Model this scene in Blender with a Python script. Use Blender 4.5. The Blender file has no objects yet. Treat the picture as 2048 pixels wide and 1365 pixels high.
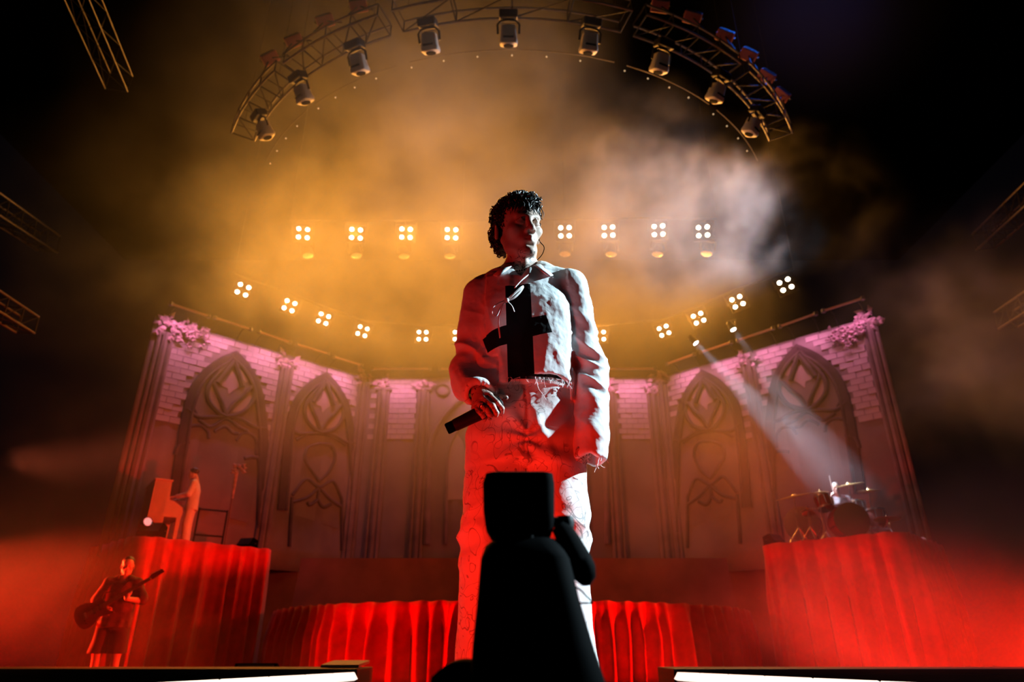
import bpy, bmesh, math, random
import numpy as np
from mathutils import Vector, Matrix, Euler
random.seed(7); np.random.seed(7)
SC = bpy.context.scene
COL = SC.collection
PI = math.pi
# ------------------------------------------------------------------ camera
F = 1350.0                       # focal length in pixels of the 2048 x 1365 frame
HORIZON = 1300.0
TH = math.atan((HORIZON - 682.5) / F)
cam_d = bpy.data.cameras.new('camera'); cam = bpy.data.objects.new('camera', cam_d); COL.objects.link(cam)
cam_d.sensor_width = 36.0; cam_d.lens = 36.0 * F / 2048.0
cam.location = (0, 0, 0); cam.rotation_euler = (PI / 2 + TH, 0, 0)
cam_d.clip_start = 0.05; cam_d.clip_end = 200
cam_d.dof.use_dof = True; cam_d.dof.focus_distance = 2.45; cam_d.dof.aperture_fstop = 2.8
SC.camera = cam
# ------------------------------------------------------------------ world, exposure
w = bpy.data.worlds.new('dark_venue'); SC.world = w; w.use_nodes = True
w.node_tree.nodes['Background'].inputs[0].default_value = (0.0010, 0.0008, 0.0012, 1)
w.node_tree.nodes['Background'].inputs[1].default_value = 1.0
SC.view_settings.view_transform = 'Standard'; SC.view_settings.look = 'None'
SC.view_settings.exposure = 0.0; SC.view_settings.gamma = 1.0; SC.view_settings.use_curve_mapping = False
cy = SC.cycles
cy.use_denoising = True; cy.max_bounces = 4; cy.diffuse_bounces = 2; cy.glossy_bounces = 2
cy.transmission_bounces = 2; cy.volume_bounces = 0; cy.transparent_max_bounces = 8
cy.volume_step_rate = 7.0; cy.volume_max_steps = 256; cy.sample_clamp_indirect = 4.0
cy.caustics_reflective = False; cy.caustics_refractive = False

def U(px, py, Y=None, Z=None):
    """the point seen at a pixel of the frame, on the vertical plane y=Y or the level z=Z"""
    u = 682.5 - py
    d = Vector((px - 1024.0, F * math.cos(TH) - u * math.sin(TH), F * math.sin(TH) + u * math.cos(TH)))
    t = (Y / d.y) if Y is not None else (Z / d.z)
    return d * t
def UP(px, py, p0, n):
    """the point seen at a pixel, on the plane through p0 with normal n"""
    d = U(px, py, Y=1.0)
    return d * (Vector(p0).dot(n) / d.dot(n))

def lamp(kind, loc, target, color, energy, size=0.3, spot=60, blend=0.4, name='light', parent=None, soft=0.1):
    L = bpy.data.lights.new(name, kind); L.color = color; L.energy = energy
    if kind == 'AREA': L.shape = 'DISK'; L.size = size
    if kind == 'SPOT': L.spot_size = math.radians(spot); L.spot_blend = blend; L.shadow_soft_size = soft
    if kind == 'POINT': L.shadow_soft_size = soft
    o = bpy.data.objects.new(name, L); COL.objects.link(o)
    o.location = loc
    if target is not None:
        o.rotation_euler = (Vector(target) - Vector(loc)).to_track_quat('-Z', 'Y').to_euler()
    return o
RED = (1.0, 0.003, 0.0005); REDO = (1.0, 0.012, 0.003); AMBER = (1.0, 0.37, 0.045); PINK = (1.0, 0.33, 0.62); COOL = (0.62, 0.88, 1.0); BLUE = (0.12, 0.30, 1.0)
# key spot from the wings on the singer, red floor washes in front of him
lamp('SPOT', (6.2, 3.2, 3.9), (0.05, 2.12, 0.80), COOL, 8200, spot=21, blend=0.25, name='key_followspot', soft=0.04)
lamp('SPOT', (-0.85, 0.95, -0.48), (-0.02, 2.12, 0.12), REDO, 95, spot=62, blend=1.0, name='red_floor_wash', soft=0.05)
lamp('SPOT', (0.62, 0.90, -0.48), (0.06, 2.12, 0.05), REDO, 30, spot=60, blend=1.0, name='red_floor_wash', soft=0.05)
lamp('SPOT', (-2.6, 1.25, -0.35), (-0.05, 2.12, 1.0), REDO, 85, spot=46, blend=0.8, name='red_side_wash', soft=0.05)
# red floor washes at both wings, lighting the low smoke, the risers and the band
lamp('SPOT', (-10.6, 10.6, -0.2), (-4.5, 10.7, -0.6), RED, 6500, spot=64, blend=0.9, name='red_wing_wash', soft=0.3)
lamp('SPOT', (10.8, 9.4, -0.3), (6.4, 9.9, -0.7), (1.0, 0.012, 0.002), 30000, spot=56, blend=0.9, name='red_wing_wash', soft=0.3)
lamp('SPOT', (-4.6, 9.6, -0.45), (-1.9, 14.0, 0.1), RED, 620, spot=50, blend=0.7, name='red_deck_wash', soft=0.15)
lamp('SPOT', (3.6, 11.6, -0.45), (7.6, 13.9, 1.0), RED, 300, spot=52, blend=0.8, name='red_deck_wash', soft=0.15)
lamp('SPOT', (-9.8, 11.4, 1.4), (-6.2, 10.4, 0.6), (1.0, 0.05, 0.01), 5000, spot=36, blend=0.5, name='red_side_light', soft=0.1)
lamp('SPOT', (9.4, 12.2, 3.2), (-6.8, 18.0, 4.0), (1.0, 0.13, 0.045), 4200, spot=40, blend=0.9, name='wall_scatter_fill', soft=0.3)  # two added fills warming the flats, in place of light scattered by the haze
lamp('SPOT', (-9.4, 12.2, 3.2), (6.2, 18.6, 4.0), (1.0, 0.15, 0.055), 4200, spot=40, blend=0.9, name='wall_scatter_fill', soft=0.3)
# cool back light raking through the right-hand plume, and a faint blue from the roof
lamp('SPOT', (10.2, 17.2, 10.6), (3.9, 12.0, 8.3), (0.46, 0.72, 1.0), 11500, spot=29, blend=0.8, name='cool_side_light', soft=0.2)
lamp('SPOT', (6.5, 9.0, 15.5), (5.2, 8.6, 9.0), (0.02, 0.16, 1.0), 2600, spot=40, blend=0.9, name='blue_roof_light', soft=0.3)
# added dim warm fill on the overhead rig, standing in for haze glow
lamp('SPOT', (0.0, -6.0, 5.0), (0, 9.5, 9.3), (1.0, 0.72, 0.45), 90, spot=46, blend=0.5, name='rig_glow_fill', soft=0.2)
# ------------------------------------------------------------------ materials
def _nt(name):
    m = bpy.data.materials.new(name); m.use_nodes = True
    nt = m.node_tree; b = nt.nodes['Principled BSDF']
    return m, nt, b
def N(nt, t, **kw):
    n = nt.nodes.new(t)
    for k, v in kw.items(): setattr(n, k, v)
    return n
def mat(name, col, rough=0.6, metal=0.0, var=0.0, vscale=6.0, bump=0.0, bscale=40.0, sheen=0.0, spec=0.5, stretch=(1, 1, 1)):
    m, nt, b = _nt(name)
    b.inputs['Base Color'].default_value = (*col, 1); b.inputs['Roughness'].default_value = rough
    b.inputs['Metallic'].default_value = metal; b.inputs['Specular IOR Level'].default_value = spec
    if sheen: b.inputs['Sheen Weight'].default_value = sheen
    tc = N(nt, 'ShaderNodeTexCoord'); mp = N(nt, 'ShaderNodeMapping'); mp.inputs['Scale'].default_value = stretch
    nt.links.new(tc.outputs['Object'], mp.inputs['Vector'])
    if var:
        n = N(nt, 'ShaderNodeTexNoise'); n.inputs['Scale'].default_value = vscale; n.inputs['Detail'].default_value = 4
        nt.links.new(mp.outputs[0], n.inputs['Vector'])
        r = N(nt, 'ShaderNodeValToRGB')
        r.color_ramp.elements[0].position = 0.3; r.color_ramp.elements[1].position = 0.7
        r.color_ramp.elements[0].color = (*[c * (1 - var) for c in col], 1)
        r.color_ramp.elements[1].color = (*[min(1, c * (1 + var)) for c in col], 1)
        nt.links.new(n.outputs['Fac'], r.inputs[0]); nt.links.new(r.outputs[0], b.inputs['Base Color'])
    if bump:
        n = N(nt, 'ShaderNodeTexNoise'); n.inputs['Scale'].default_value = bscale; n.inputs['Detail'].default_value = 3
        nt.links.new(mp.outputs[0], n.inputs['Vector'])
        bp = N(nt, 'ShaderNodeBump'); bp.inputs['Strength'].default_value = bump; bp.inputs['Distance'].default_value = 0.01
        nt.links.new(n.outputs['Fac'], bp.inputs['Height']); nt.links.new(bp.outputs[0], b.inputs['Normal'])
    return m
def emit(name, col, s):
    m, nt, b = _nt(name)
    b.inputs['Base Color'].default_value = (*col, 1)
    b.inputs['Emission Color'].default_value = (*col, 1); b.inputs['Emission Strength'].default_value = s
    try: m.cycles.emission_sampling = 'NONE'
    except Exception: pass
    return m
M = {}
M['black_metal'] = mat('black_metal', (0.012, 0.012, 0.013), 0.5, 0.0, spec=0.2)
M['black_matte'] = mat('black_matte', (0.0012, 0.0012, 0.0014), 0.8, 0, spec=0.02)
M['alu'] = mat('aluminium', (0.20, 0.19, 0.18), 0.45, 0.6, var=0.15)
M['chrome'] = mat('chrome', (0.8, 0.8, 0.82), 0.18, 1.0)
M['stage'] = mat('stage_floor', (0.02, 0.018, 0.018), 0.5, 0, var=0.3, vscale=2)
M['deck'] = mat('deck_fascia', (0.26, 0.08, 0.06), 0.8, 0, var=0.25, vscale=1.2)
M['red_cloth'] = mat('red_velvet', (0.50, 0.006, 0.006), 0.8, 0, var=0.2, vscale=5, sheen=0.3, spec=0.2)
M['lamp_on'] = emit('blinder_lens', (1.0, 0.86, 0.62), 14)
M['spot_on'] = emit('spot_lens', (0.80, 0.88, 1.0), 30)
M['strip_on'] = emit('edge_light_panel', (1.0, 0.93, 0.80), 1.25)
M['bulb'] = emit('marker_bulb', (1.0, 0.75, 0.4), 0.5)
M['head_shell'] = mat('fixture_shell', (0.62, 0.58, 0.52), 0.45, 0, var=0.08)
M['lens_off'] = mat('fixture_lens', (0.85, 0.75, 0.62), 0.3, 0)
M['box_red'] = mat('fixture_box', (0.35, 0.10, 0.10), 0.5, 0)
# ------------------------------------------------------------------ mesh building
class MB:
    def __init__(s): s.v = []; s.f = []
    def add(s, vs, fs):
        o = len(s.v); s.v += [tuple(p) for p in vs]; s.f += [tuple(i + o for i in f) for f in fs]
    def box(s, c, size, rot=None, taper=1.0):
        hx, hy, hz = [k / 2 for k in size]
        vs = [Vector((x * hx * (taper if z > 0 else 1), y * hy * (taper if z > 0 else 1), z * hz)) for z in (-1, 1) for x, y in ((-1, -1), (1, -1), (1, 1), (-1, 1))]
        if rot is not None: vs = [rot @ p for p in vs]
        s.add([p + Vector(c) for p in vs], [(3, 2, 1, 0), (4, 5, 6, 7), (0, 1, 5, 4), (1, 2, 6, 5), (2, 3, 7, 6), (3, 0, 4, 7)])
        return s
    def tube(s, pts, r, n=8, cap=True, flat=1.0, up=None):
        """sweep of a circle (or an ellipse squashed by flat along 'up') through pts; r one radius or one per point"""
        pts = [Vector(p) for p in pts]; m = len(pts)
        rs = r if hasattr(r, '__len__') else [r] * m
        rings = []; prev = None
        for i in range(m):
            t = (pts[min(i + 1, m - 1)] - pts[max(i - 1, 0)])
            t = t.normalized() if t.length > 1e-9 else Vector((0, 0, 1))
            if up is not None: a = Vector(up).cross(t)
            elif prev is not None: a = prev - t * prev.dot(t)
            else: a = t.cross(Vector((0, 0, 1)) if abs(t.z) < 0.9 else Vector((1, 0, 0)))
            if a.length < 1e-6: a = t.orthogonal()
            a.normalize(); b = t.cross(a); prev = a
            rings.append([pts[i] + rs[i] * (math.cos(2 * PI * k / n) * a + flat * math.sin(2 * PI * k / n) * b) for k in range(n)])
        vs = [p for R in rings for p in R]; fs = []
        for i in range(m - 1):
            for k in range(n):
                k2 = (k + 1) % n
                fs.append((i * n + k, i * n + k2, (i + 1) * n + k2, (i + 1) * n + k))
        if cap: fs += [tuple(range(n))[::-1], tuple(range((m - 1) * n, m * n))]
        s.add(vs, fs); return s
    def lathe(s, prof, n=24, mtx=None):
        """prof: list of (r, z) turned about local z"""
        vs = []; fs = []; m = len(prof)
        for r, z in prof:
            for k in range(n):
                p = Vector((r * math.cos(2 * PI * k / n), r * math.sin(2 * PI * k / n), z))
                vs.append(mtx @ p if mtx is not None else p)
        for i in range(m - 1):
            for k in range(n):
                k2 = (k + 1) % n
                fs.append((i * n + k, i * n + k2, (i + 1) * n + k2, (i + 1) * n + k))
        fs += [tuple(range(n))[::-1], tuple(range((m - 1) * n, m * n))]
        s.add(vs, fs); return s
    def grid(s, rows):
        """rows: list of equal-length point lists"""
        m, n = len(rows), len(rows[0])
        s.add([p for R in rows for p in R], [(i * n + k, i * n + k + 1, (i + 1) * n + k + 1, (i + 1) * n + k) for i in range(m - 1) for k in range(n - 1)])
        return s
    def prism(s, poly, dvec):
        """closed outline of points pushed along dvec"""
        n = len(poly); d = Vector(dvec)
        vs = [Vector(p) for p in poly] + [Vector(p) + d for p in poly]
        s.add(vs, [tuple(range(n))[::-1], tuple(range(n, 2 * n))] + [(k, (k + 1) % n, n + (k + 1) % n, n + k) for k in range(n)])
        return s
    def build(s, name, m, parent=None, smooth=True, bevel=0.0, angle=40):
        me = bpy.data.meshes.new(name); me.from_pydata(s.v, [], s.f); me.update()
        bm = bmesh.new(); bm.from_mesh(me); bmesh.ops.recalc_face_normals(bm, faces=bm.faces); bm.to_mesh(me); bm.free()
        return put(name, me, m, parent, smooth, bevel, angle)
def put(name, me, m, parent=None, smooth=True, bevel=0.0, angle=40):
    o = bpy.data.objects.new(name, me); COL.objects.link(o)
    if m is not None: me.materials.append(M[m] if isinstance(m, str) else m)
    if smooth:
        me.polygons.foreach_set('use_smooth', [True] * len(me.polygons))
        try: me.set_sharp_from_angle(angle=math.radians(angle))
        except Exception: pass
    if bevel:
        b = o.modifiers.new('bevel', 'BEVEL'); b.width = bevel; b.segments = 2; b.limit_method = 'ANGLE'
    if parent is not None: o.parent = parent
    return o
def empty(name, loc=(0, 0, 0), rot=(0, 0, 0), parent=None):
    o = bpy.data.objects.new(name, None); COL.objects.link(o); o.location = loc; o.rotation_euler = rot
    o.empty_display_size = 0.1
    if parent is not None: o.parent = parent
    return o
def tag(o, label=None, cat=None, group=None, kind=None):
    if label: o['label'] = label
    if cat: o['category'] = cat
    if group: o['group'] = group
    if kind: o['kind'] = kind
    return o
def copy_tree(o, parent=None):
    c = o.copy(); COL.objects.link(c)
    if parent is not None: c.parent = parent
    for ch in list(o.children): copy_tree(ch, c)
    return c
def frame_mtx(o, x, y, z):
    return Matrix(((x.x, y.x, z.x, o.x), (x.y, y.y, z.y, o.y), (x.z, y.z, z.z, o.z), (0, 0, 0, 1)))
# ------------------------------------------------------------------ the stage
ZF = -0.55
def struct(o, label, cat):
    return tag(o, label, cat, kind='structure')
m = MB(); m.box((0, 12.0, ZF - 0.1), (36, 30, 0.2))
struct(m.build('floor', 'stage', smooth=False), 'dark painted stage floor under the band', 'floor')
m = MB(); m.box((0, 12.0, 16.6), (36, 30, 0.2))
struct(m.build('ceiling', 'black_matte', smooth=False), 'dark unlit roof high above the stage', 'ceiling')
m = MB(); m.box((0.02, 2.15, -0.385), (1.1, 0.9, 0.33))
o = m.build('singer_riser', 'black_matte', smooth=False, bevel=0.01)
tag(o, 'low black box riser under the singer in white', 'riser')
# round red-curtained platform in the middle
def curtain(name, path, ztop, zbot, mtl, parent=None, pitch=0.34, amp=0.085, seed=1, rows=14):
    """pleated hanging cloth along a ground path (list of 2-D points); folds open towards the floor"""
    rng = random.Random(seed)
    P = [Vector((x, y)) for x, y in path]
    L = [0.0]
    for a, b in zip(P[:-1], P[1:]): L.append(L[-1] + (b - a).length)
    tot = L[-1]; n = max(20, int(tot / 0.028))
    xs = [tot * i / n for i in range(n + 1)]
    # irregular pleat phase
    ph = [0.0]; k = pitch
    nxt = 0.0
    knots = [0.0]
    while knots[-1] < tot + pitch: knots.append(knots[-1] + pitch * rng.uniform(0.6, 1.5))
    kv = list(range(len(knots)))
    phase = np.interp(xs, knots, kv)
    drift = [rng.uniform(-0.5, 0.5) for _ in knots]
    dr = np.interp(xs, knots, drift)
    top = []; R = []
    for j in range(rows):
        v = j / (rows - 1); z = ztop + (zbot - ztop) * v
        row = []
        for i, s in enumerate(xs):
            q = np.searchsorted(L, s) ; q = min(max(q, 1), len(P) - 1)
            f = (s - L[q - 1]) / max(1e-9, L[q] - L[q - 1])
            p = P[q - 1].lerp(P[q], f); t = (P[q] - P[q - 1]).normalized(); nrm = Vector((t.y, -t.x))
            a = phase[i] + 0.30 * dr[i] * v
            c = math.cos(2 * PI * a)
            off = amp * (0.10 + 0.90 * min(1.0, v * 2.2 + 0.02)) * (0.55 * c + 0.45 * c * c * c + 0.15 * math.sin(4 * PI * a + dr[i] * 5))
            sl = 0.10 * pitch * v * math.sin(2 * PI * a * 0.5 + dr[i] * 6)
            p = p + nrm * (off + amp) + t * sl
            row.append((p.x, p.y, z + (0.012 * math.sin(a * 5) if j == 0 else 0)))
        R.append(row)
    m = MB(); m.grid(R)
    o = m.build(name, mtl, parent, smooth=True, angle=180)
    s = o.modifiers.new('thick', 'SOLIDIFY'); s.thickness = 0.012; s.offset = 0
    return o
RC, RR, ZR = (0.0, 18.65), 5.65, 0.80
arc = [(RC[0] + RR * math.sin(a), RC[1] - RR * math.cos(a)) for a in np.linspace(-1.45, 1.45, 60)]
plat = empty('round_platform', (0, 18.65, ZF))
tag(plat, 'round central platform with a pleated red curtain skirt', 'platform')
m = MB(); m.prism([(x, y, ZF) for x, y in arc], (0, 0, ZR - ZF - 0.02))
o = m.build('platform_body', 'stage', smooth=False); o.parent = plat; o.location = (0, -18.65, -ZF)
o = curtain('curtain_skirt', arc, ZR, ZF + 0.01, 'red_cloth', seed=4, pitch=0.34, amp=0.15); o.parent = plat; o.location = (0, -18.65, -ZF)
# the two side risers
ZD = 2.15
def riser(name, a, b, back, seed, label):
    """front edge from a to b (pixels of the top edge), body running back towards the wall"""
    A = U(*a, Z=ZD); B = U(*b, Z=ZD)
    root = empty(name, (A.x, A.y, ZF)); tag(root, label, 'riser')
    d = (B - A).normalized(); nb = Vector((-d.y, d.x, 0))
    if nb.y < 0: nb = -nb
    poly = [A, B, B + nb * back, A + nb * back]
    m = MB(); m.prism([(p.x, p.y, ZF) for p in poly], (0, 0, ZD - ZF - 0.03))
    o = m.build('riser_body', 'stage', smooth=False); o.parent = root; o.location = -root.location
    path = [poly[3], A, B, poly[2]] if A.x < B.x else [poly[2], B, A, poly[3]]
    pts = []
    for p, q in zip(path[:-1], path[1:]):
        for i in range(12): pts.append((p.lerp(q, i / 12).x, p.lerp(q, i / 12).y))
    pts.append((path[-1].x, path[-1].y))
    o = curtain('curtain_skirt', pts, ZD, ZF + 0.01, 'red_cloth', seed=seed, pitch=0.40, amp=0.15); o.parent = root; o.location = -root.location
    return root, A, B, d, nb
RIS_L = riser('keyboard_riser', (284, 1074), (531, 1100), 2.6, 11, 'tall riser with faded red curtain skirt under the upright piano')
RIS_R = riser('drum_riser', (1536, 1091), (1794, 1065), 2.8, 12, 'tall riser with pleated red curtain skirt under the drum kit')
# raised gallery along the back wall
m = MB(); m.box((0, 19.55, (2.25 + ZF) / 2), (17.0, 1.0, 2.25 - ZF))
struct(m.build('trim_1', 'deck', smooth=False), 'dark reddish gallery front below the centre backdrop', 'gallery')
# black stage edge blocks beside the gap, with light-edged inner lips
for s, nm, lab in ((-1, 'stage_edge', 'low black stage edge in front of the guitarist'), (1, 'stage_edge', 'low black stage edge in front of the smoky side of the drums')):
    xi = U(716 if s < 0 else 1346, 1330, Y=8.2).x
    root = empty(nm, (xi, 8.2, ZF)); tag(root, lab, 'stage edge')
    m = MB(); m.box((s * 7.0, 0.45, 0.18), (14.0, 0.9, 0.36)); m.build('block', 'stage', root, smooth=False, bevel=0.01)
    m = MB()
    for k in range(3): m.box((s * 7.0, -0.012, 0.06 + 0.11 * k), (14.0, 0.03, 0.05))
    m.build('front_rail', 'black_metal', root, smooth=False)
    if s < 0:
        m = MB(); m.box((-0.22, 0.4, 0.40), (0.42, 0.62, 0.03), Matrix.Rotation(0.06, 3, 'X')); m.build('grille_panel', mat('grille', (0.16, 0.14, 0.13), 0.5, 0.2), root, smooth=False)
# white edge-light strips running towards the lens on both sides
def strip(s, p, q, r, Z0, label, NP=5):
    root = empty('edge_light_strip', (0, 0, 0)); tag(root, label, 'light strip')
    for t in range(NP):
        def pt(tt, dx, dz):
            ax = Z0 * (1 - r * tt); X = s * Z0 * (p + q * tt)
            Y = (ax + 0.2 * math.sin(TH)) / math.cos(TH)
            return Vector((X + s * dx, Y, dz))
        a, b = t + 0.022, t + 0.978
        if Z0 * (1 - r * b) < 1.2: break
        zt = -0.198 + 0.012 * t; zt2 = -0.198 + 0.012 * (t + 1)
        m = MB()
        quad = [pt(a, 0.034, zt), pt(b, 0.034, zt2), pt(b, -0.004, zt2 - 0.058), pt(a, -0.004, zt - 0.058)]
        m.prism(quad, (s * 0.03, 0, -0.015))
        m.build('light_panel', 'strip_on', root, smooth=False)
    m = MB()
    e0 = pt(0, 0.07, -0.24); 
    f0, f1 = [Vector((s * Z0 * (p + q * tt) + s * 0.06, (Z0 * (1 - r * tt) + 0.2 * math.sin(TH)) / math.cos(TH), -0.41)) for tt in (0, NP)]
    m.prism([f0 + Vector((-0.03, 0, -0.14)), f0 + Vector((0.03, 0, -0.14)), f0 + Vector((0.03, 0, 0.14)), f0 + Vector((-0.03, 0, 0.14))], f1 - f0)
    m.build('channel', 'black_metal', root, smooth=False)
    return root
strip(-1, 0.2277, 0.0044, 0.106, 6.5, 'bright white edge light strip on the guitarist side of the gap', 6)
strip(1, 0.2393, 0.0062, 0.0995, 6.5, 'bright white edge light strip on the drum side of the gap', 6)

# ------------------------------------------------------------------ painted backdrop walls
ZT, ZB = 7.9, 2.2
CLx, CY = 4.62, 20.07
OUT = (9.30, 15.74)
def wall_mat(name, scale):
    m, nt, b = _nt(name)
    b.inputs['Roughness'].default_value = 0.9; b.inputs['Specular IOR Level'].default_value = 0.1
    tc = N(nt, 'ShaderNodeTexCoord')
    n = N(nt, 'ShaderNodeTexNoise'); n.inputs['Scale'].default_value = 0.8; n.inputs['Detail'].default_value = 5
    nt.links.new(tc.outputs['Object'], n.inputs['Vector'])
    r = N(nt, 'ShaderNodeValToRGB'); r.color_ramp.elements[0].position = 0.3; r.color_ramp.elements[1].position = 0.75
    r.color_ramp.elements[0].color = (0.15, 0.11, 0.115, 1); r.color_ramp.elements[1].color = (0.24, 0.18, 0.185, 1)
    nt.links.new(n.outputs['Fac'], r.inputs[0]); nt.links.new(r.outputs[0], b.inputs['Base Color'])
    return m
M['wall'] = wall_mat('backdrop_cloth', 1)
M['brick'] = mat('painted_brick', (0.40, 0.31, 0.33), 0.9, 0, var=0.18, vscale=1.3, spec=0.1)
M['mould'] = mat('painted_moulding', (0.06, 0.036, 0.04), 0.85, 0, var=0.3, vscale=2, spec=0.1)
M['rib'] = mat('painted_tracery', (0.075, 0.048, 0.05), 0.85, 0, var=0.3, vscale=3, spec=0.1)
M['pane'] = mat('painted_pane', (0.36, 0.25, 0.25), 0.85, 0, var=0.12, vscale=1.2, spec=0.1)
M['shaft'] = mat('painted_shaft', (0.17, 0.12, 0.125), 0.85, 0, var=0.25, vscale=2, spec=0.1)
M['leafy'] = mat('painted_leaf', (0.40, 0.26, 0.30), 0.7, 0, var=0.4, vscale=9, spec=0.2)

class Wall:
    """a vertical backdrop flat; u runs from p to q, v is height"""
    def __init__(s, name, p, q, label):
        s.p = Vector((p[0], p[1], 0)); s.q = Vector((q[0], q[1], 0)); s.t = (s.q - s.p).normalized(); s.len = (s.q - s.p).length
        s.n = Vector((s.t.y, -s.t.x, 0))
        if s.n.dot(-s.p) < 0: s.n = -s.n
        m = MB(); R = []
        for j in range(2):
            R.append([])
        nseg = 60
        rows = []
        for j in range(12):
            v = ZB - 0.3 + (ZT - ZB + 0.3) * j / 11; row = []
            for i in range(nseg + 1):
                u = s.len * i / nseg
                fold = 0.012 * math.sin(u * 7.0) + 0.008 * math.sin(u * 17 + 1.3)
                row.append(s.pt(u, v, -0.03 + fold * (1 - 0.3 * j / 11)))
            rows.append(row)
        m.grid(rows)
        s.o = m.build(name, 'wall', smooth=True, angle=180)
        md = s.o.modifiers.new('thick', 'SOLIDIFY'); md.thickness = 0.04; md.offset = -1 
        struct(s.o, label, 'backdrop')
    def pt(s, u, v, d=0.0): return s.p + s.t * u + Vector((0, 0, v)) + s.n * d
    def px(s, x, y):
        w_ = UP(x, y, s.p, s.n); return ((w_ - s.p).dot(s.t), w_.z)
WL = Wall('wall_left', (-CLx, CY), (-OUT[0], OUT[1]), 'angled painted stone backdrop behind the upright piano')
WR = Wall('wall_right', (CLx + 0.1, CY), (OUT[0] + 0.1, OUT[1]), 'angled painted stone backdrop behind the drum kit')
WC = Wall('wall_back', (-CLx, CY), (CLx + 0.1, CY), 'straight painted stone backdrop behind the singer')

# --- gothic windows, drawn once on the left flat, used on four
def crop4(x, y): return (280 + x / 2.527, 580 + y / 2.527)
AP = WL.px(*crop4(490, 297))
def C4(*pts):
    out = []
    for x, y in pts:
        u, v = WL.px(*crop4(x, y)); out.append((u - AP[0], v - AP[1]))
    return out
def smooth_path(pts, n=8):
    """Catmull-Rom through 2-D points"""
    P = [Vector(p) for p in pts]; P = [P[0] * 2 - P[1]] + P + [P[-1] * 2 - P[-2]]
    out = []
    for i in range(1, len(P) - 2):
        for k in range(n):
            t = k / n; a, b, c, d = P[i - 1], P[i], P[i + 1], P[i + 2]
            out.append(0.5 * ((2 * b) + (c - a) * t + (2 * a - 5 * b + 4 * c - d) * t * t + (3 * b - a - 3 * c + d) * t ** 3))
    out.append(P[-2]); return out
# outline coordinates read on the left flat (u to the outer end, v up), apex = origin
FRAME = [C4((490, 305), (560, 385), (615, 490), (640, 640), (650, 800), (640, 1200)), C4((490, 305), (390, 350), (300, 425), (245, 520), (205, 680), (150, 1060))]
RIBS = [ # (points, radius)
    (C4((470, 345), (425, 395), (372, 450), (345, 500), (350, 560), (395, 615), (437, 638)), 0.055),
    (C4((470, 345), (535, 410), (572, 480), (580, 540), (545, 600), (490, 632), (437, 638)), 0.055),
    (C4((368, 440), (385, 500), (415, 570), (437, 632)), 0.05),
    (C4((575, 480), (530, 530), (475, 575), (437, 632)), 0.05),
    (C4((478, 360), (440, 410), (395, 470)), 0.065), (C4((478, 360), (500, 420), (520, 490)), 0.065),
    (C4((238, 600), (300, 640), (370, 640), (437, 640), (510, 650), (580, 690), (640, 700)), 0.045),
    (C4((300, 655), (360, 690), (437, 650), (500, 690), (545, 712)), 0.04),
    (C4((215, 725), (255, 690), (310, 685), (345, 715), (350, 750)), 0.035),
    (C4((380, 715), (400, 700), (437, 690), (470, 720), (500, 725)), 0.035),
    (C4((490, 760), (520, 725), (565, 730), (590, 765), (590, 830)), 0.035),
    (C4((180, 830), (200, 785), (250, 765)), 0.04), (C4((530, 850), (580, 845), (605, 880), (610, 1180)), 0.04),
    (C4((250, 590), (275, 600), (290, 625)), 0.03), (C4((590, 600), (625, 625), (640, 660)), 0.03),
]
PANES = [C4((388, 400), (450, 355), (458, 372), (425, 400), (390, 430)), C4((500, 365), (545, 415), (552, 450), (535, 465), (510, 420)),
         C4((468, 405), (495, 455), (505, 485), (485, 500), (470, 510), (450, 525), (445, 495), (420, 485), (415, 465), (440, 455)),
         C4((350, 465), (375, 500), (405, 575), (400, 605), (365, 570), (347, 520)),
         C4((560, 505), (565, 550), (530, 600), (470, 615), (490, 585), (535, 545))]
LOWER = [ # heart and crown of the slimmer windows (second crop window), apex (945,410)
    ((905, 780), (850, 800), (835, 860), (870, 920), (905, 970)), ((905, 780), (965, 790), (985, 850), (955, 920), (905, 970)),
    ((770, 1040), (840, 960), (905, 1000), (975, 970), (1020, 1060)), ((905, 1000), (850, 1050), (775, 1075)), ((905, 1000), (960, 1060), (1020, 1100)),
    ((790, 760), (850, 730), (905, 730), (970, 745), (1040, 790)), ((770, 1050), (760, 1200), (755, 1300)), ((1020, 1060), (1020, 1180), (1020, 1320)),
    ((905, 1010), (900, 1060), (925, 1100), (965, 1085)), ((900, 1060), (860, 1090), (845, 1075))]
def lower_paths():
    A2 = WL.px(*crop4(945, 410)); out = []
    for P in LOWER:
        out.append([(WL.px(*crop4(x, y))[0] - A2[0], WL.px(*crop4(x, y))[1] - A2[1]) for x, y in P])
    return out
LOWP = lower_paths()
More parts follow.
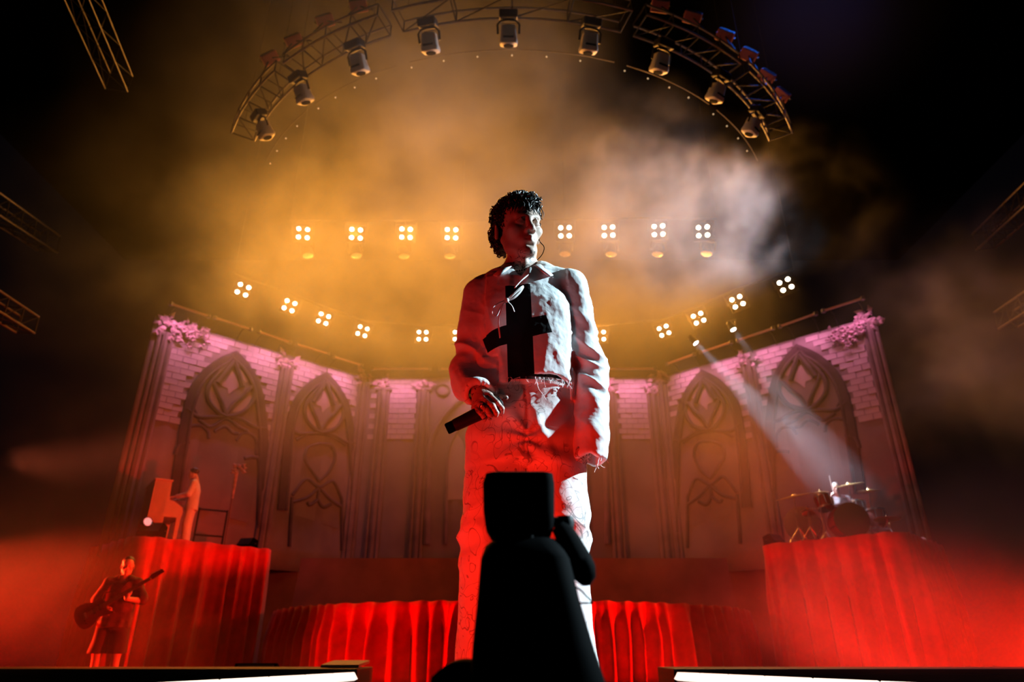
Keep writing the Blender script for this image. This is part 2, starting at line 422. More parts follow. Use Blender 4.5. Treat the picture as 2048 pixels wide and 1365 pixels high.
def gothic(name, wall, apex_px, mirror, lower, label):
    """one painted tracery window on a backdrop flat, raised a little from it"""
    au, av = wall.px(*apex_px); 
    base = wall.pt(au, av)
    root = empty(name, base); struct(root, label, 'window')
    k = 1.0
    def W(p, d=0.0): return wall.pt(au + p[0] * k, max(ZB - 0.15, av + p[1] * k), d) - base
    # recessed dark ground between frame arms
    L = smooth_path(FRAME[0], 5); R_ = smooth_path(FRAME[1], 5)
    poly = [W(p, 0.004) for p in L] + [W(p, 0.004) for p in reversed(R_[1:])]
    m = MB(); m.prism(poly, wall.n * 0.012)
    m.build('opening', 'wall', root, smooth=False)
    for P in FRAME:
        sp = smooth_path(P, 6); cen = Vector((0, -1.2)); inner = []; mid = []
        for i, p in enumerate(sp):
            tg = (sp[min(i + 1, len(sp) - 1)] - sp[max(i - 1, 0)]).normalized(); nn = Vector((-tg.y, tg.x))
            if nn.dot(Vector((-p.x, 0)) if abs(p.x) > 0.15 else Vector((0, -1))) < 0: nn = -nn
            q = p + nn * 0.27
            if q.x * (1 if P is FRAME[1] else -1) < 0: q.x = 0.0
            inner.append(q); mid.append(p + nn * 0.23)
        m = MB(); rws = [[W(a_, 0.008), W(a_, 0.06), W(a_.lerp(b_, 0.45), 0.085), W(b_, 0.045), W(b_, 0.008)] for a_, b_ in zip(sp, inner)]
        m.grid(rws); m.build('arch_moulding', 'mould', root)
        m = MB(); m.tube([W(p, 0.06) for p in mid[3:]], 0.045, n=8); m.build('arch_roll', 'rib', root)
    for P in RIBS:
        if lower and P[1] < 0.041: continue
        q = [W(p, 0.035) for p in smooth_path(P[0], 6)]
        m = MB(); m.tube(q, P[1] * 1.25, n=8); m.build('tracery_rib', 'rib', root)
        # little cusps
    if lower:
        for P in LOWP:
            m = MB(); m.tube([W(p, 0.035) for p in smooth_path(P, 6)], 0.048, n=6); m.build('tracery_rib', 'rib', root)
    for P in PANES:
        m = MB(); m.prism([W(p, 0.018) for p in smooth_path(P + [P[0]], 4)[:-1]], wall.n * 0.012); m.build('pane', 'pane', root, smooth=False)
    for q in (((-0.02, -0.62)), ):
        pass
    return root
gothic('window_1', WL, (472, 699), False, False, 'painted gothic window with trefoil tracery above the pianist')
gothic('window_2', WL, (653, 742), False, True, 'painted gothic window with heart tracery nearest the singer on the piano side')
gothic('window_3', WR, (1405, 737), True, True, 'painted gothic window with heart tracery below the two white spot beams')
gothic('window_4', WR, (1594, 686), True, False, 'painted gothic window with trefoil tracery above the drummer')
# --- centre round arch behind the singer
root = empty('window_5', WC.pt(CLx, 5.0)); struct(root, 'painted round arch on the centre backdrop half hidden by the singer', 'window')
def Wc(x, y, d): u, v = WC.px(x, y); return WC.pt(u, v, d) - root.location
for rad, rr, nm in ((178, 0.09, 'arch_moulding'), (140, 0.05, 'arch_moulding')):
    pts = [Wc(1034 - rad * math.cos(a), 930 - rad * 0.93 * math.sin(a), 0.03) for a in np.linspace(0, PI, 28)]
    pts = [Wc(1034 - rad - 3, 1090, 0.03)] + pts + [Wc(1034 + rad + 3, 1090, 0.03)]
    m = MB(); m.tube(pts, rr, n=8); m.build(nm, 'shaft', root)
for cx in (886, 1184):
    m = MB(); m.tube([Wc(cx + 13 * math.cos(a), 781 + 11 * math.sin(a), 0.03) for a in np.linspace(0, 2 * PI, 17)], 0.04, n=6); m.build('roundel', 'rib', root)
for cx in (914, 1156):
    poly = [Wc(cx + dx, y, 0.01) for dx, y in ((-19, 1000), (-19, 915), (-12, 885), (0, 868), (12, 885), (19, 915), (19, 1000))]
    m = MB(); m.prism(poly, WC.n * 0.02); m.build('pane', 'pane', root, smooth=False)
# --- pilasters with leafy capitals
def leaf(mb, c, d, nrm, L, Wd):
    d = Vector(d).normalized(); s_ = Vector(nrm).cross(d).normalized(); nrm = Vector(nrm)
    c = Vector(c)
    pts = [c, c + d * L * 0.35 + s_ * Wd + nrm * 0.03, c + d * L * 0.55 + nrm * 0.06, c + d * L * 0.35 - s_ * Wd + nrm * 0.03, c + d * L + nrm * 0.02]
    mb.add(pts, [(0, 1, 2), (0, 2, 3), (1, 4, 2), (2, 4, 3)])
def pilaster(wall, px_top, label, big=False, seed=0, bottom=None):
    rng = random.Random(seed)
    u, v = wall.px(*px_top); base = wall.pt(u, ZB); root = empty('pilaster', base); struct(root, label, 'pilaster')
    vb = ZB if bottom is None else bottom
    for k, (du, r) in enumerate(((-0.13, 0.07), (0.02, 0.10), (0.16, 0.06))):
        m = MB(); m.tube([wall.pt(u + du, z, 0.03) - base for z in (vb, (vb + v) / 2, v)], r, n=8); m.build('shaft', 'shaft', root)
    m = MB(); m.tube([wall.pt(u - 0.24, v - 0.05, 0.05) - base, wall.pt(u + 0.26, v - 0.05, 0.05) - base], 0.07, n=8); m.build('capital_ring', 'shaft', root)
    for i in range(26 if big else 14):
        m = MB()
        a = rng.uniform(0, 2 * PI); c = wall.pt(u + rng.uniform(-0.22, 0.24), v + rng.uniform(-0.12, 0.45 if big else 0.3), 0.08) - base
        leaf(m, c, wall.t * math.cos(a) + Vector((0, 0, math.sin(a) - 0.3)), wall.n, rng.uniform(0.16, 0.30), rng.uniform(0.05, 0.09)); m.build('leaf', 'leafy', root, smooth=False)
    return root
pilaster(WL, (333, 668), 'leaf-topped pilaster at the outer end of the piano side backdrop', True, 1)
pilaster(WL, (575, 728), 'leaf-topped pilaster between the two windows behind the piano', False, 2)
pilaster(WL, (728, 765), 'leaf-topped pilaster at the corner of the piano side backdrop', False, 3)
pilaster(WR, (1322, 765), 'leaf-topped pilaster at the corner of the drum side backdrop', False, 4)
pilaster(WR, (1496, 722), 'leaf-topped pilaster between the two windows behind the drums', False, 5)
pilaster(WR, (1738, 650), 'leaf-topped pilaster at the outer end of the drum side backdrop', True, 6)
pilaster(WC, (768, 778), 'slim pilaster on the centre backdrop, second from the piano side', False, 7)
pilaster(WC, (848, 778), 'slim pilaster on the centre backdrop beside the singer on the microphone side', False, 8)
pilaster(WC, (1218, 778), 'slim pilaster on the centre backdrop beside the singer\'s loose sleeve', False, 9)
pilaster(WC, (1304, 778), 'slim pilaster on the centre backdrop nearest the drum side corner', False, 10)
# --- flower garlands at the outer top corners
def garland(wall, x0, x1, y0, slope, label, seed):
    rng = random.Random(seed); u, v = wall.px((x0 + x1) / 2, y0 + slope * (x1 - x0) / 2); base = wall.pt(u, v, 0.05)
    root = empty('flower_garland', base); tag(root, label, 'garland')
    for i in range(90):
        f = rng.random(); x = x0 + (x1 - x0) * f; y = y0 + slope * (x - x0) + rng.gauss(8, 7) * (1 if rng.random() < .7 else 1.7)
        uu, vv = wall.px(x, y); m = MB(); a = rng.uniform(0, 2 * PI)
        c = wall.pt(uu, min(vv, ZT + 0.1), 0.06 + rng.random() * 0.08) - base
        if i % 4 == 0:
            for k in range(5): leaf(m, c, wall.t * math.cos(a + k * 1.257) + Vector((0, 0, math.sin(a + k * 1.257))), wall.n, 0.11, 0.05)
            m.build('flower', 'leafy', root, smooth=False)
        else:
            leaf(m, c, wall.t * math.cos(a) + Vector((0, 0, math.sin(a))), wall.n, rng.uniform(0.10, 0.20), 0.04); m.build('leaf', 'leafy', root, smooth=False)
garland(WL, 345, 412, 648, 0.30, 'flower garland at the outer top corner of the piano side backdrop', 21)
garland(WR, 1662, 1728, 672, -0.30, 'flower garland at the outer top corner of the drum side backdrop', 22)
# --- bricks on the flats (upper courses; below them the paint fades out)
def bricks(wall, holes, rows, bw, bh, seed, pil):
    rng = random.Random(seed)
    me = None; cnt = 0
    def inside(poly, u, v):
        c = False; n = len(poly)
        for i in range(n):
            (x1, y1), (x2, y2) = poly[i], poly[i - 1]
            if (y1 > v) != (y2 > v) and u < (x2 - x1) * (v - y1) / (y2 - y1) + x1: c = not c
        return c
    for r in range(rows):
        v = ZT - 0.06 - bh * (r + 0.5)
        k = 0
        u = -bw * (0.5 if r % 2 else 0.0)
        while u < wall.len:
            uc = u + bw / 2; u += bw
            if uc < 0.05 + bw / 2 or uc > wall.len - bw / 2: continue
            pts = [(uc + a * bw * .12, v) for a in (-1, 1)]
            if any(inside(h, *p) for h in holes for p in pts): continue
            if any(abs(uc - pu) < 0.14 for pu in pil): continue
            if cnt >= 295: return
            if me is None:
                m = MB(); m.box((0, 0, 0), (bw - 0.016, 0.05, bh - 0.016)); 
                o = m.build('brick', 'brick', wall.o, smooth=False); me = o.data
            else:
                o = bpy.data.objects.new('brick', me); COL.objects.link(o); o.parent = wall.o
            o.location = wall.pt(uc, v, 0.004 + rng.uniform(-0.006, 0.012)); o.rotation_euler = (rng.uniform(-.02, .02), rng.uniform(-.006, .006), math.atan2(wall.t.y, wall.t.x))
            cnt += 1
def hole(wall, apex, frames=FRAME):
    au, av = wall.px(*apex); L = smooth_path(FRAME[0], 4); R_ = smooth_path(FRAME[1], 4)
    return [(au + p[0] , av + p[1] + 0.05) for p in L] + [(au + p[0], av + p[1] + 0.05) for p in reversed(R_)]
bricks(WL, [hole(WL, (472, 697)), hole(WL, (653, 740))], 16, 0.355, 0.165, 1, [WL.px(333, 668)[0], WL.px(575, 728)[0], WL.px(728, 765)[0]])
bricks(WR, [hole(WR, (1405, 735)), hole(WR, (1594, 684))], 16, 0.355, 0.165, 2, [WR.px(1738, 650)[0], WR.px(1496, 722)[0], WR.px(1322, 765)[0]])
c0, c1 = WC.px(856, 900)[0], WC.px(1212, 900)[0]
bricks(WC, [[(c0, 0), (c1, 0), (c1, 9), (c0, 9)]], 12, 0.355, 0.165, 3, [WC.px(x, 778)[0] for x in (768, 848, 1218, 1304)])
# ------------------------------------------------------------------ organic shapes: distance fields turned into one continuous mesh
class Field:
    def __init__(s, lo, hi, h):
        s.lo = np.array(lo, np.float32); s.h = h
        s.n = np.ceil((np.array(hi) - s.lo) / h).astype(int) + 1
        s.F = np.full(s.n, 0.5, np.float32)
    def _sub(s, lo, hi):
        a = np.clip(np.floor((np.array(lo) - s.lo) / s.h).astype(int), 0, s.n); b = np.clip(np.ceil((np.array(hi) - s.lo) / s.h).astype(int) + 1, 0, s.n)
        if np.any(b <= a): return None
        ax = [s.lo[i] + s.h * np.arange(a[i], b[i], dtype=np.float32) for i in range(3)]
        return tuple(slice(a[i], b[i]) for i in range(3)), np.meshgrid(*ax, indexing='ij', sparse=True)
    def _merge(s, sl, d, k, op):
        f = s.F[sl]
        if op == 'add':
            if k > 0:
                hh = np.clip(0.5 + 0.5 * (f - d) / k, 0, 1); s.F[sl] = f + (d - f) * hh - k * hh * (1 - hh)
            else: s.F[sl] = np.minimum(f, d)
        else:
            if k > 0:
                hh = np.clip(0.5 - 0.5 * (f + d) / k, 0, 1); s.F[sl] = f + (-d - f) * hh + k * hh * (1 - hh)
            else: s.F[sl] = np.maximum(f, -d)
    def ell(s, c, r, k=0.02, op='add', R=None):
        c = np.array(c, float); r = np.array(r if hasattr(r, '__len__') else (r, r, r), float)
        m = r.max() + k + 3 * s.h
        q = s._sub(c - m, c + m)
        if q is None: return s
        sl, (X, Y, Z) = q; X = X - c[0]; Y = Y - c[1]; Z = Z - c[2]
        if R is not None:
            X, Y, Z = (X * R[0][0] + Y * R[1][0] + Z * R[2][0], X * R[0][1] + Y * R[1][1] + Z * R[2][1], X * R[0][2] + Y * R[1][2] + Z * R[2][2])
        k0 = np.sqrt((X / r[0]) ** 2 + (Y / r[1]) ** 2 + (Z / r[2]) ** 2); k1 = np.sqrt((X / r[0] ** 2) ** 2 + (Y / r[1] ** 2) ** 2 + (Z / r[2] ** 2) ** 2) + 1e-6
        s._merge(sl, (k0 * (k0 - 1) / k1).astype(np.float32), k, op); return s
    def cone(s, a, b, r1, r2, k=0.02, op='add', sq=(1, 1, 1)):
        a = np.array(a, float); b = np.array(b, float); sq = np.array(sq, float)
        m = max(r1, r2) * sq.max() + k + 3 * s.h
        q = s._sub(np.minimum(a, b) - m, np.maximum(a, b) + m)
        if q is None: return s
        sl, (X, Y, Z) = q; A = a / sq; Bv = b / sq - A; X = X / sq[0] - A[0]; Y = Y / sq[1] - A[1]; Z = Z / sq[2] - A[2]
        t = np.clip((X * Bv[0] + Y * Bv[1] + Z * Bv[2]) / max(1e-9, Bv.dot(Bv)), 0, 1)
        d = np.sqrt((X - t * Bv[0]) ** 2 + (Y - t * Bv[1]) ** 2 + (Z - t * Bv[2]) ** 2) - (r1 + (r2 - r1) * t)
        s._merge(sl, (d * sq.min()).astype(np.float32), k, op); return s
    def chain(s, pts, rs, k=0.02, sq=(1, 1, 1)):
        for i in range(len(pts) - 1): s.cone(pts[i], pts[i + 1], rs[i], rs[i + 1], k, 'add', sq)
        return s
    def loft(s, zs, cx, cy, ax, ay, k=0.02, p=2.4):
        """stack of superellipses"""
        z0, z1 = min(zs), max(zs); m = max(max(ax), max(ay)) + 0.05
        q = s._sub((min(cx) - m, min(cy) - m, z0 - 0.02), (max(cx) + m, max(cy) + m, z1 + 0.02)); sl, (X, Y, Z) = q
        o = np.argsort(zs); zs = np.array(zs)[o]; I = lambda v: np.interp(Z, zs, np.array(v)[o])
        A, Bb = I(ax), I(ay); k0 = ((np.abs(X - I(cx)) / A) ** p + (np.abs(Y - I(cy)) / Bb) ** p) ** (1 / p)
        d = (k0 - 1) * np.minimum(A, Bb); d = np.maximum(d, np.maximum(Z - z1, z0 - Z))
        s._merge(sl, d.astype(np.float32), k, 'add'); return s
    def shell(s, th): s.F = np.maximum(s.F, -(s.F + th)); return s
    def cut(s, fn):
        """remove where fn(X,Y,Z) < 0 (fn a signed distance-like value, positive = keep)"""
        ax = [s.lo[i] + s.h * np.arange(s.n[i], dtype=np.float32) for i in range(3)]
        X, Y, Z = np.meshgrid(*ax, indexing='ij', sparse=True); s.F = np.maximum(s.F, -fn(X, Y, Z)).astype(np.float32); return s
    def mesh(s):
        F_ = s.F; ins = F_ < 0; n = F_.shape
        c = np.zeros((n[0] - 1, n[1] - 1, n[2] - 1), np.int8)
        for i in (0, 1):
            for j in (0, 1):
                for k in (0, 1): c += ins[i:n[0] - 1 + i, j:n[1] - 1 + j, k:n[2] - 1 + k]
        act = (c > 0) & (c < 8); idx = np.full(act.shape, -1, np.int32); cells = np.argwhere(act); idx[act] = np.arange(len(cells))
        acc = np.zeros((len(cells), 3)); cnt = np.zeros(len(cells))
        co = [(i, j, k) for i in (0, 1) for j in (0, 1) for k in (0, 1)]
        v = {o: F_[cells[:, 0] + o[0], cells[:, 1] + o[1], cells[:, 2] + o[2]] for o in co}
        for o in co:
            for ax in range(3):
                if o[ax]: continue
                o2 = tuple(1 if q == ax else o[q] for q in range(3)); a, b = v[o], v[o2]
                mk = (a < 0) != (b < 0); t = np.where(mk, a / np.where(mk, a - b, 1), 0)
                p = np.array(o, float)[None, :] + np.zeros((len(cells), 3)); p[:, ax] += t
                acc[mk] += p[mk]; cnt += mk
        V = (cells + acc / cnt[:, None]) * s.h + s.lo
        Q = []
        for ax in range(3):
            sl0 = [slice(None)] * 3; sl1 = [slice(None)] * 3; sl0[ax] = slice(0, -1); sl1[ax] = slice(1, None)
            a, b = ins[tuple(sl0)], ins[tuple(sl1)]; e = np.argwhere(a != b); u, w_ = (ax + 1) % 3, (ax + 2) % 3
            e = e[(e[:, u] > 0) & (e[:, w_] > 0) & (e[:, u] < n[u] - 1) & (e[:, w_] < n[w_] - 1)]
            if len(e) == 0: continue
            flip = a[e[:, 0], e[:, 1], e[:, 2]]
            def at(du, dw):
                c_ = e.copy(); c_[:, u] -= du; c_[:, w_] -= dw; return idx[c_[:, 0], c_[:, 1], c_[:, 2]]
            q = np.stack([at(1, 1), at(0, 1), at(0, 0), at(1, 0)], 1); q[~flip] = q[~flip][:, ::-1]; Q.append(q)
        return V, np.concatenate(Q)
def vnormals(V, Q):
    n = np.cross(V[Q[:, 2]] - V[Q[:, 0]], V[Q[:, 3]] - V[Q[:, 1]]); out = np.zeros_like(V)
    for i in range(4): np.add.at(out, Q[:, i], n)
    return out / (np.linalg.norm(out, axis=1, keepdims=True) + 1e-12)
def relax(V, Q, it=1, f=0.5):
    for _ in range(it):
        acc = np.zeros_like(V); c = np.zeros(len(V))
        for i in range(4):
            np.add.at(acc, Q[:, i], V[Q[:, (i + 1) % 4]] + V[Q[:, (i + 3) % 4]]); np.add.at(c, Q[:, i], 2)
        V = V + f * (acc / c[:, None] - V)
    return V
_H = np.random.RandomState(3).rand(64, 64, 64).astype(np.float32) * 2 - 1
_RN = np.array(Euler((0.6, 0.9, 0.5)).to_matrix())
def vnoise(P, f, off=0.0):
    """smooth value noise in -1..1 at points P; f one frequency or one per axis"""
    f = np.array(f, float) * np.ones(3); q = (P * f) @ _RN + off; i = np.floor(q).astype(int); t = q - i; t = t * t * (3 - 2 * t); r = 0
    for a in (0, 1):
        for b in (0, 1):
            for c in (0, 1):
                w_ = (t[:, 0] if a else 1 - t[:, 0]) * (t[:, 1] if b else 1 - t[:, 1]) * (t[:, 2] if c else 1 - t[:, 2])
                r = r + w_ * _H[(i[:, 0] + a) % 64, (i[:, 1] + b) % 64, (i[:, 2] + c) % 64]
    return r
def ridge(P, f, off=0.0): return 1 - 2 * np.abs(vnoise(P, f, off))
def organic(name, VQ, m, parent=None):
    V, Q = VQ; me = bpy.data.meshes.new(name); me.from_pydata(V.tolist(), [], Q.tolist()); me.update()
    me.polygons.foreach_set('use_smooth', [True] * len(me.polygons))
    return put(name, me, m, parent, smooth=False)

def head_shape(f, R, c, sc=1.0, ears=True):
    """a human head in field f: R 3x3 rotation, c the point between the ears, face along local -Y"""
    Rn = np.array(R); c = np.array(c, float)
    T = lambda p: Rn @ (np.array(p, float) * sc) + c
    E = lambda p, r, k=0.02, op='add', r2=None: f.ell(T(p), np.array(r) * sc, k * sc, op, Rn if r2 is None else Rn @ np.array(r2))
    K = lambda a, b, r1, r2, k=0.015, op='add': f.cone(T(a), T(b), r1 * sc, r2 * sc, k * sc, op)
    E((0, 0.018, 0.050), (0.075, 0.096, 0.083), 0.0)
    E((0, -0.035, -0.015), (0.058, 0.056, 0.082), 0.03)
    E((0, -0.050, 0.050), (0.058, 0.040, 0.045), 0.03)          # forehead
    for s in (-1, 1):
        K((s * 0.055, 0.004, -0.035), (s * 0.044, -0.014, -0.070), 0.014, 0.013, 0.03)
        K((s * 0.044, -0.014, -0.070), (s * 0.012, -0.080, -0.100), 0.013, 0.014, 0.022)
        E((s * 0.046, -0.062, -0.012), (0.020, 0.020, 0.016), 0.025)    # cheekbone
    E((0, -0.085, -0.096), (0.020, 0.016, 0.015), 0.02)              # chin
    K((-0.038, -0.083, 0.034), (-0.008, -0.092, 0.027), 0.009, 0.009, 0.015); K((0.038, -0.083, 0.034), (0.008, -0.092, 0.027), 0.009, 0.009, 0.015)   # brow
    for s in (-1, 1): E((s * 0.031, -0.104, 0.010), (0.019, 0.020, 0.013), 0.014, 'sub')
    for s in (-1, 1): E((s * 0.031, -0.080, 0.010), (0.0135, 0.0125, 0.0125), 0.003)
    for s in (-1, 1):
        K((s * 0.045, -0.083, 0.010), (s * 0.031, -0.094, 0.018), 0.0035, 0.004, 0.004); K((s * 0.031, -0.094, 0.018), (s * 0.018, -0.090, 0.010), 0.004, 0.003, 0.004)  # upper lids
        K((s * 0.043, -0.084, 0.006), (s * 0.020, -0.089, 0.003), 0.003, 0.003, 0.004)
    K((0, -0.090, 0.022), (0, -0.110, -0.014), 0.0085, 0.0105, 0.012)
    E((0, -0.114, -0.022), (0.0125, 0.012, 0.011), 0.010)
    for s in (-1, 1): E((s * 0.0135, -0.103, -0.026), (0.0085, 0.011, 0.0085), 0.007)
    for s in (-1, 1): E((s * 0.007, -0.110, -0.034), (0.0042, 0.007, 0.006), 0.003, 'sub')
    E((0, -0.082, -0.058), (0.032, 0.022, 0.024), 0.02)              # muzzle
    K((-0.022, -0.090, -0.055), (0, -0.1035, -0.0515), 0.0040, 0.0062, 0.005); K((0.022, -0.090, -0.055), (0, -0.1035, -0.0515), 0.0040, 0.0062, 0.005)
    K((-0.019, -0.092, -0.0635), (0, -0.1025, -0.0655), 0.0045, 0.0072, 0.005); K((0.019, -0.092, -0.0635), (0, -0.1025, -0.0655), 0.0045, 0.0072, 0.005)
    K((-0.023, -0.100, -0.0585), (0.023, -0.100, -0.0585), 0.0016, 0.0016, 0.003, 'sub')
    E((0, -0.104, -0.080), (0.018, 0.010, 0.006), 0.008, 'sub')
    if ears:
        for s in (-1, 1):
            r2 = Matrix.Rotation(s * 0.35, 3, 'Z') @ Matrix.Rotation(-0.2, 3, 'X')
            E((s * 0.080, 0.018, 0.002), (0.007, 0.019, 0.032), 0.006, 'add', r2)
            E((s * 0.089, 0.012, 0.003), (0.006, 0.011, 0.020), 0.004, 'sub', r2)
            K((s * 0.084, 0.006, -0.002), (s * 0.084, 0.012, -0.024), 0.004, 0.006, 0.005)
    return T
def finger(f, pts, r0=0.0095, k=0.004):
    n = len(pts)
    for i in range(n - 1): f.cone(pts[i], pts[i + 1], r0 * (1 - 0.10 * i), r0 * (1 - 0.10 * (i + 1)), k)
def hand_relaxed(f, wrist, d, side, palm_n, curl=0.5, sc=1.0, k=0.006):
    """open relaxed hand: d towards the fingertips, palm_n out of the palm, side = direction of the thumb"""
    w_ = np.array(wrist, float); d = np.array(d, float); d /= np.linalg.norm(d); p = np.array(palm_n, float); p -= d * p.dot(d); p /= np.linalg.norm(p); s = np.array(side, float); s -= d * s.dot(d) + p * s.dot(p); s /= np.linalg.norm(s)
    for o in (-0.026, -0.009, 0.009, 0.026):
        f.cone(w_ + d * 0.01 * sc + s * o * 0.6 * sc, w_ + (d * 0.088 + s * o * 1.05) * sc, 0.016 * sc, 0.0125 * sc, 0.012 * sc)
    for j, (o, L) in enumerate(((0.031, 0.072), (0.011, 0.080), (-0.010, 0.074), (-0.029, 0.058))):
        b = w_ + (d * 0.088 + s * o) * sc; a = 0.25 + curl * 0.5; pts = [b]
        for q in (0.45, 0.30, 0.25):
            dd = d * math.cos(a) + p * math.sin(a); pts.append(pts[-1] + dd * L * q * sc); a += curl * 0.75
        finger(f, pts, 0.0092 * sc, k * sc)
    b = w_ + (d * 0.03 + s * 0.028 + p * 0.008) * sc
    finger(f, [b, b + (d * 0.03 + s * 0.022 + p * 0.012) * sc, b + (d * 0.058 + s * 0.026 + p * 0.022) * sc, b + (d * 0.080 + s * 0.022 + p * 0.030) * sc], 0.0115 * sc, 0.008 * sc)
# ------------------------------------------------------------------ the singer
def skin_mat(name, col, tattoo=False):
    m, nt, b = _nt(name); b.inputs['Roughness'].default_value = 0.5
    b.inputs['Base Color'].default_value = (*col, 1); b.inputs['Subsurface Weight'].default_value = 0.0
    if tattoo:
        tc = N(nt, 'ShaderNodeTexCoord'); n = N(nt, 'ShaderNodeTexNoise'); n.inputs['Scale'].default_value = 34; n.inputs['Detail'].default_value = 1; n.inputs['Distortion'].default_value = 1.2
        nt.links.new(tc.outputs['Object'], n.inputs['Vector'])
        a = N(nt, 'ShaderNodeMath', operation='SUBTRACT'); nt.links.new(n.outputs['Fac'], a.inputs[0]); a.inputs[1].default_value = 0.5
        ab = N(nt, 'ShaderNodeMath', operation='ABSOLUTE'); nt.links.new(a.outputs[0], ab.inputs[0])
        lt = N(nt, 'ShaderNodeMath', operation='LESS_THAN'); nt.links.new(ab.outputs[0], lt.inputs[0]); lt.inputs[1].default_value = 0.022
        sx = N(nt, 'ShaderNodeSeparateXYZ'); nt.links.new(tc.outputs['Object'], sx.inputs[0])
        zz = N(nt, 'ShaderNodeMath', operation='LESS_THAN'); nt.links.new(sx.outputs['Z'], zz.inputs[0]); zz.inputs[1].default_value = 1.51
        mu = N(nt, 'ShaderNodeMath', operation='MULTIPLY'); nt.links.new(lt.outputs[0], mu.inputs[0]); nt.links.new(zz.outputs[0], mu.inputs[1])
        mu2 = N(nt, 'ShaderNodeMath', operation='MULTIPLY'); nt.links.new(mu.outputs[0], mu2.inputs[0]); mu2.inputs[1].default_value = 0.85
        mx = N(nt, 'ShaderNodeMixRGB'); nt.links.new(mu2.outputs[0], mx.inputs[0]); mx.inputs[1].default_value = (*col, 1); mx.inputs[2].default_value = (0.02, 0.02, 0.025, 1)
        nt.links.new(mx.outputs[0], b.inputs['Base Color'])
    return m
M['skin_a'] = skin_mat('tattooed_skin', (0.52, 0.36, 0.29), True)
M['skin'] = skin_mat('skin', (0.55, 0.37, 0.29))
M['hair_dark'] = mat('dark_hair', (0.018, 0.012, 0.010), 0.42, 0, spec=0.5)
def box_mask(nt, co, cx, cz, hx, hz, ang):
    """1 inside a rotated rectangle in object x/z, seen from the front (y < 0)"""
    mp = N(nt, 'ShaderNodeMapping'); mp.vector_type = 'TEXTURE'; mp.inputs['Location'].default_value = (cx, 0, cz); mp.inputs['Rotation'].default_value = (0, -ang, 0)
    nt.links.new(co, mp.inputs['Vector']); s = N(nt, 'ShaderNodeSeparateXYZ'); nt.links.new(mp.outputs[0], s.inputs[0]); outs = []
    for k, h in (('X', hx), ('Z', hz)):
        a = N(nt, 'ShaderNodeMath', operation='ABSOLUTE'); nt.links.new(s.outputs[k], a.inputs[0])
        l = N(nt, 'ShaderNodeMath', operation='LESS_THAN'); nt.links.new(a.outputs[0], l.inputs[0]); l.inputs[1].default_value = h; outs.append(l.outputs[0])
    y = N(nt, 'ShaderNodeMath', operation='LESS_THAN'); nt.links.new(s.outputs['Y'], y.inputs[0]); y.inputs[1].default_value = -0.02
    m1 = N(nt, 'ShaderNodeMath', operation='MULTIPLY'); nt.links.new(outs[0], m1.inputs[0]); nt.links.new(outs[1], m1.inputs[1])
    m2 = N(nt, 'ShaderNodeMath', operation='MULTIPLY'); nt.links.new(m1.outputs[0], m2.inputs[0]); nt.links.new(y.outputs[0], m2.inputs[1])
    return m2.outputs[0]
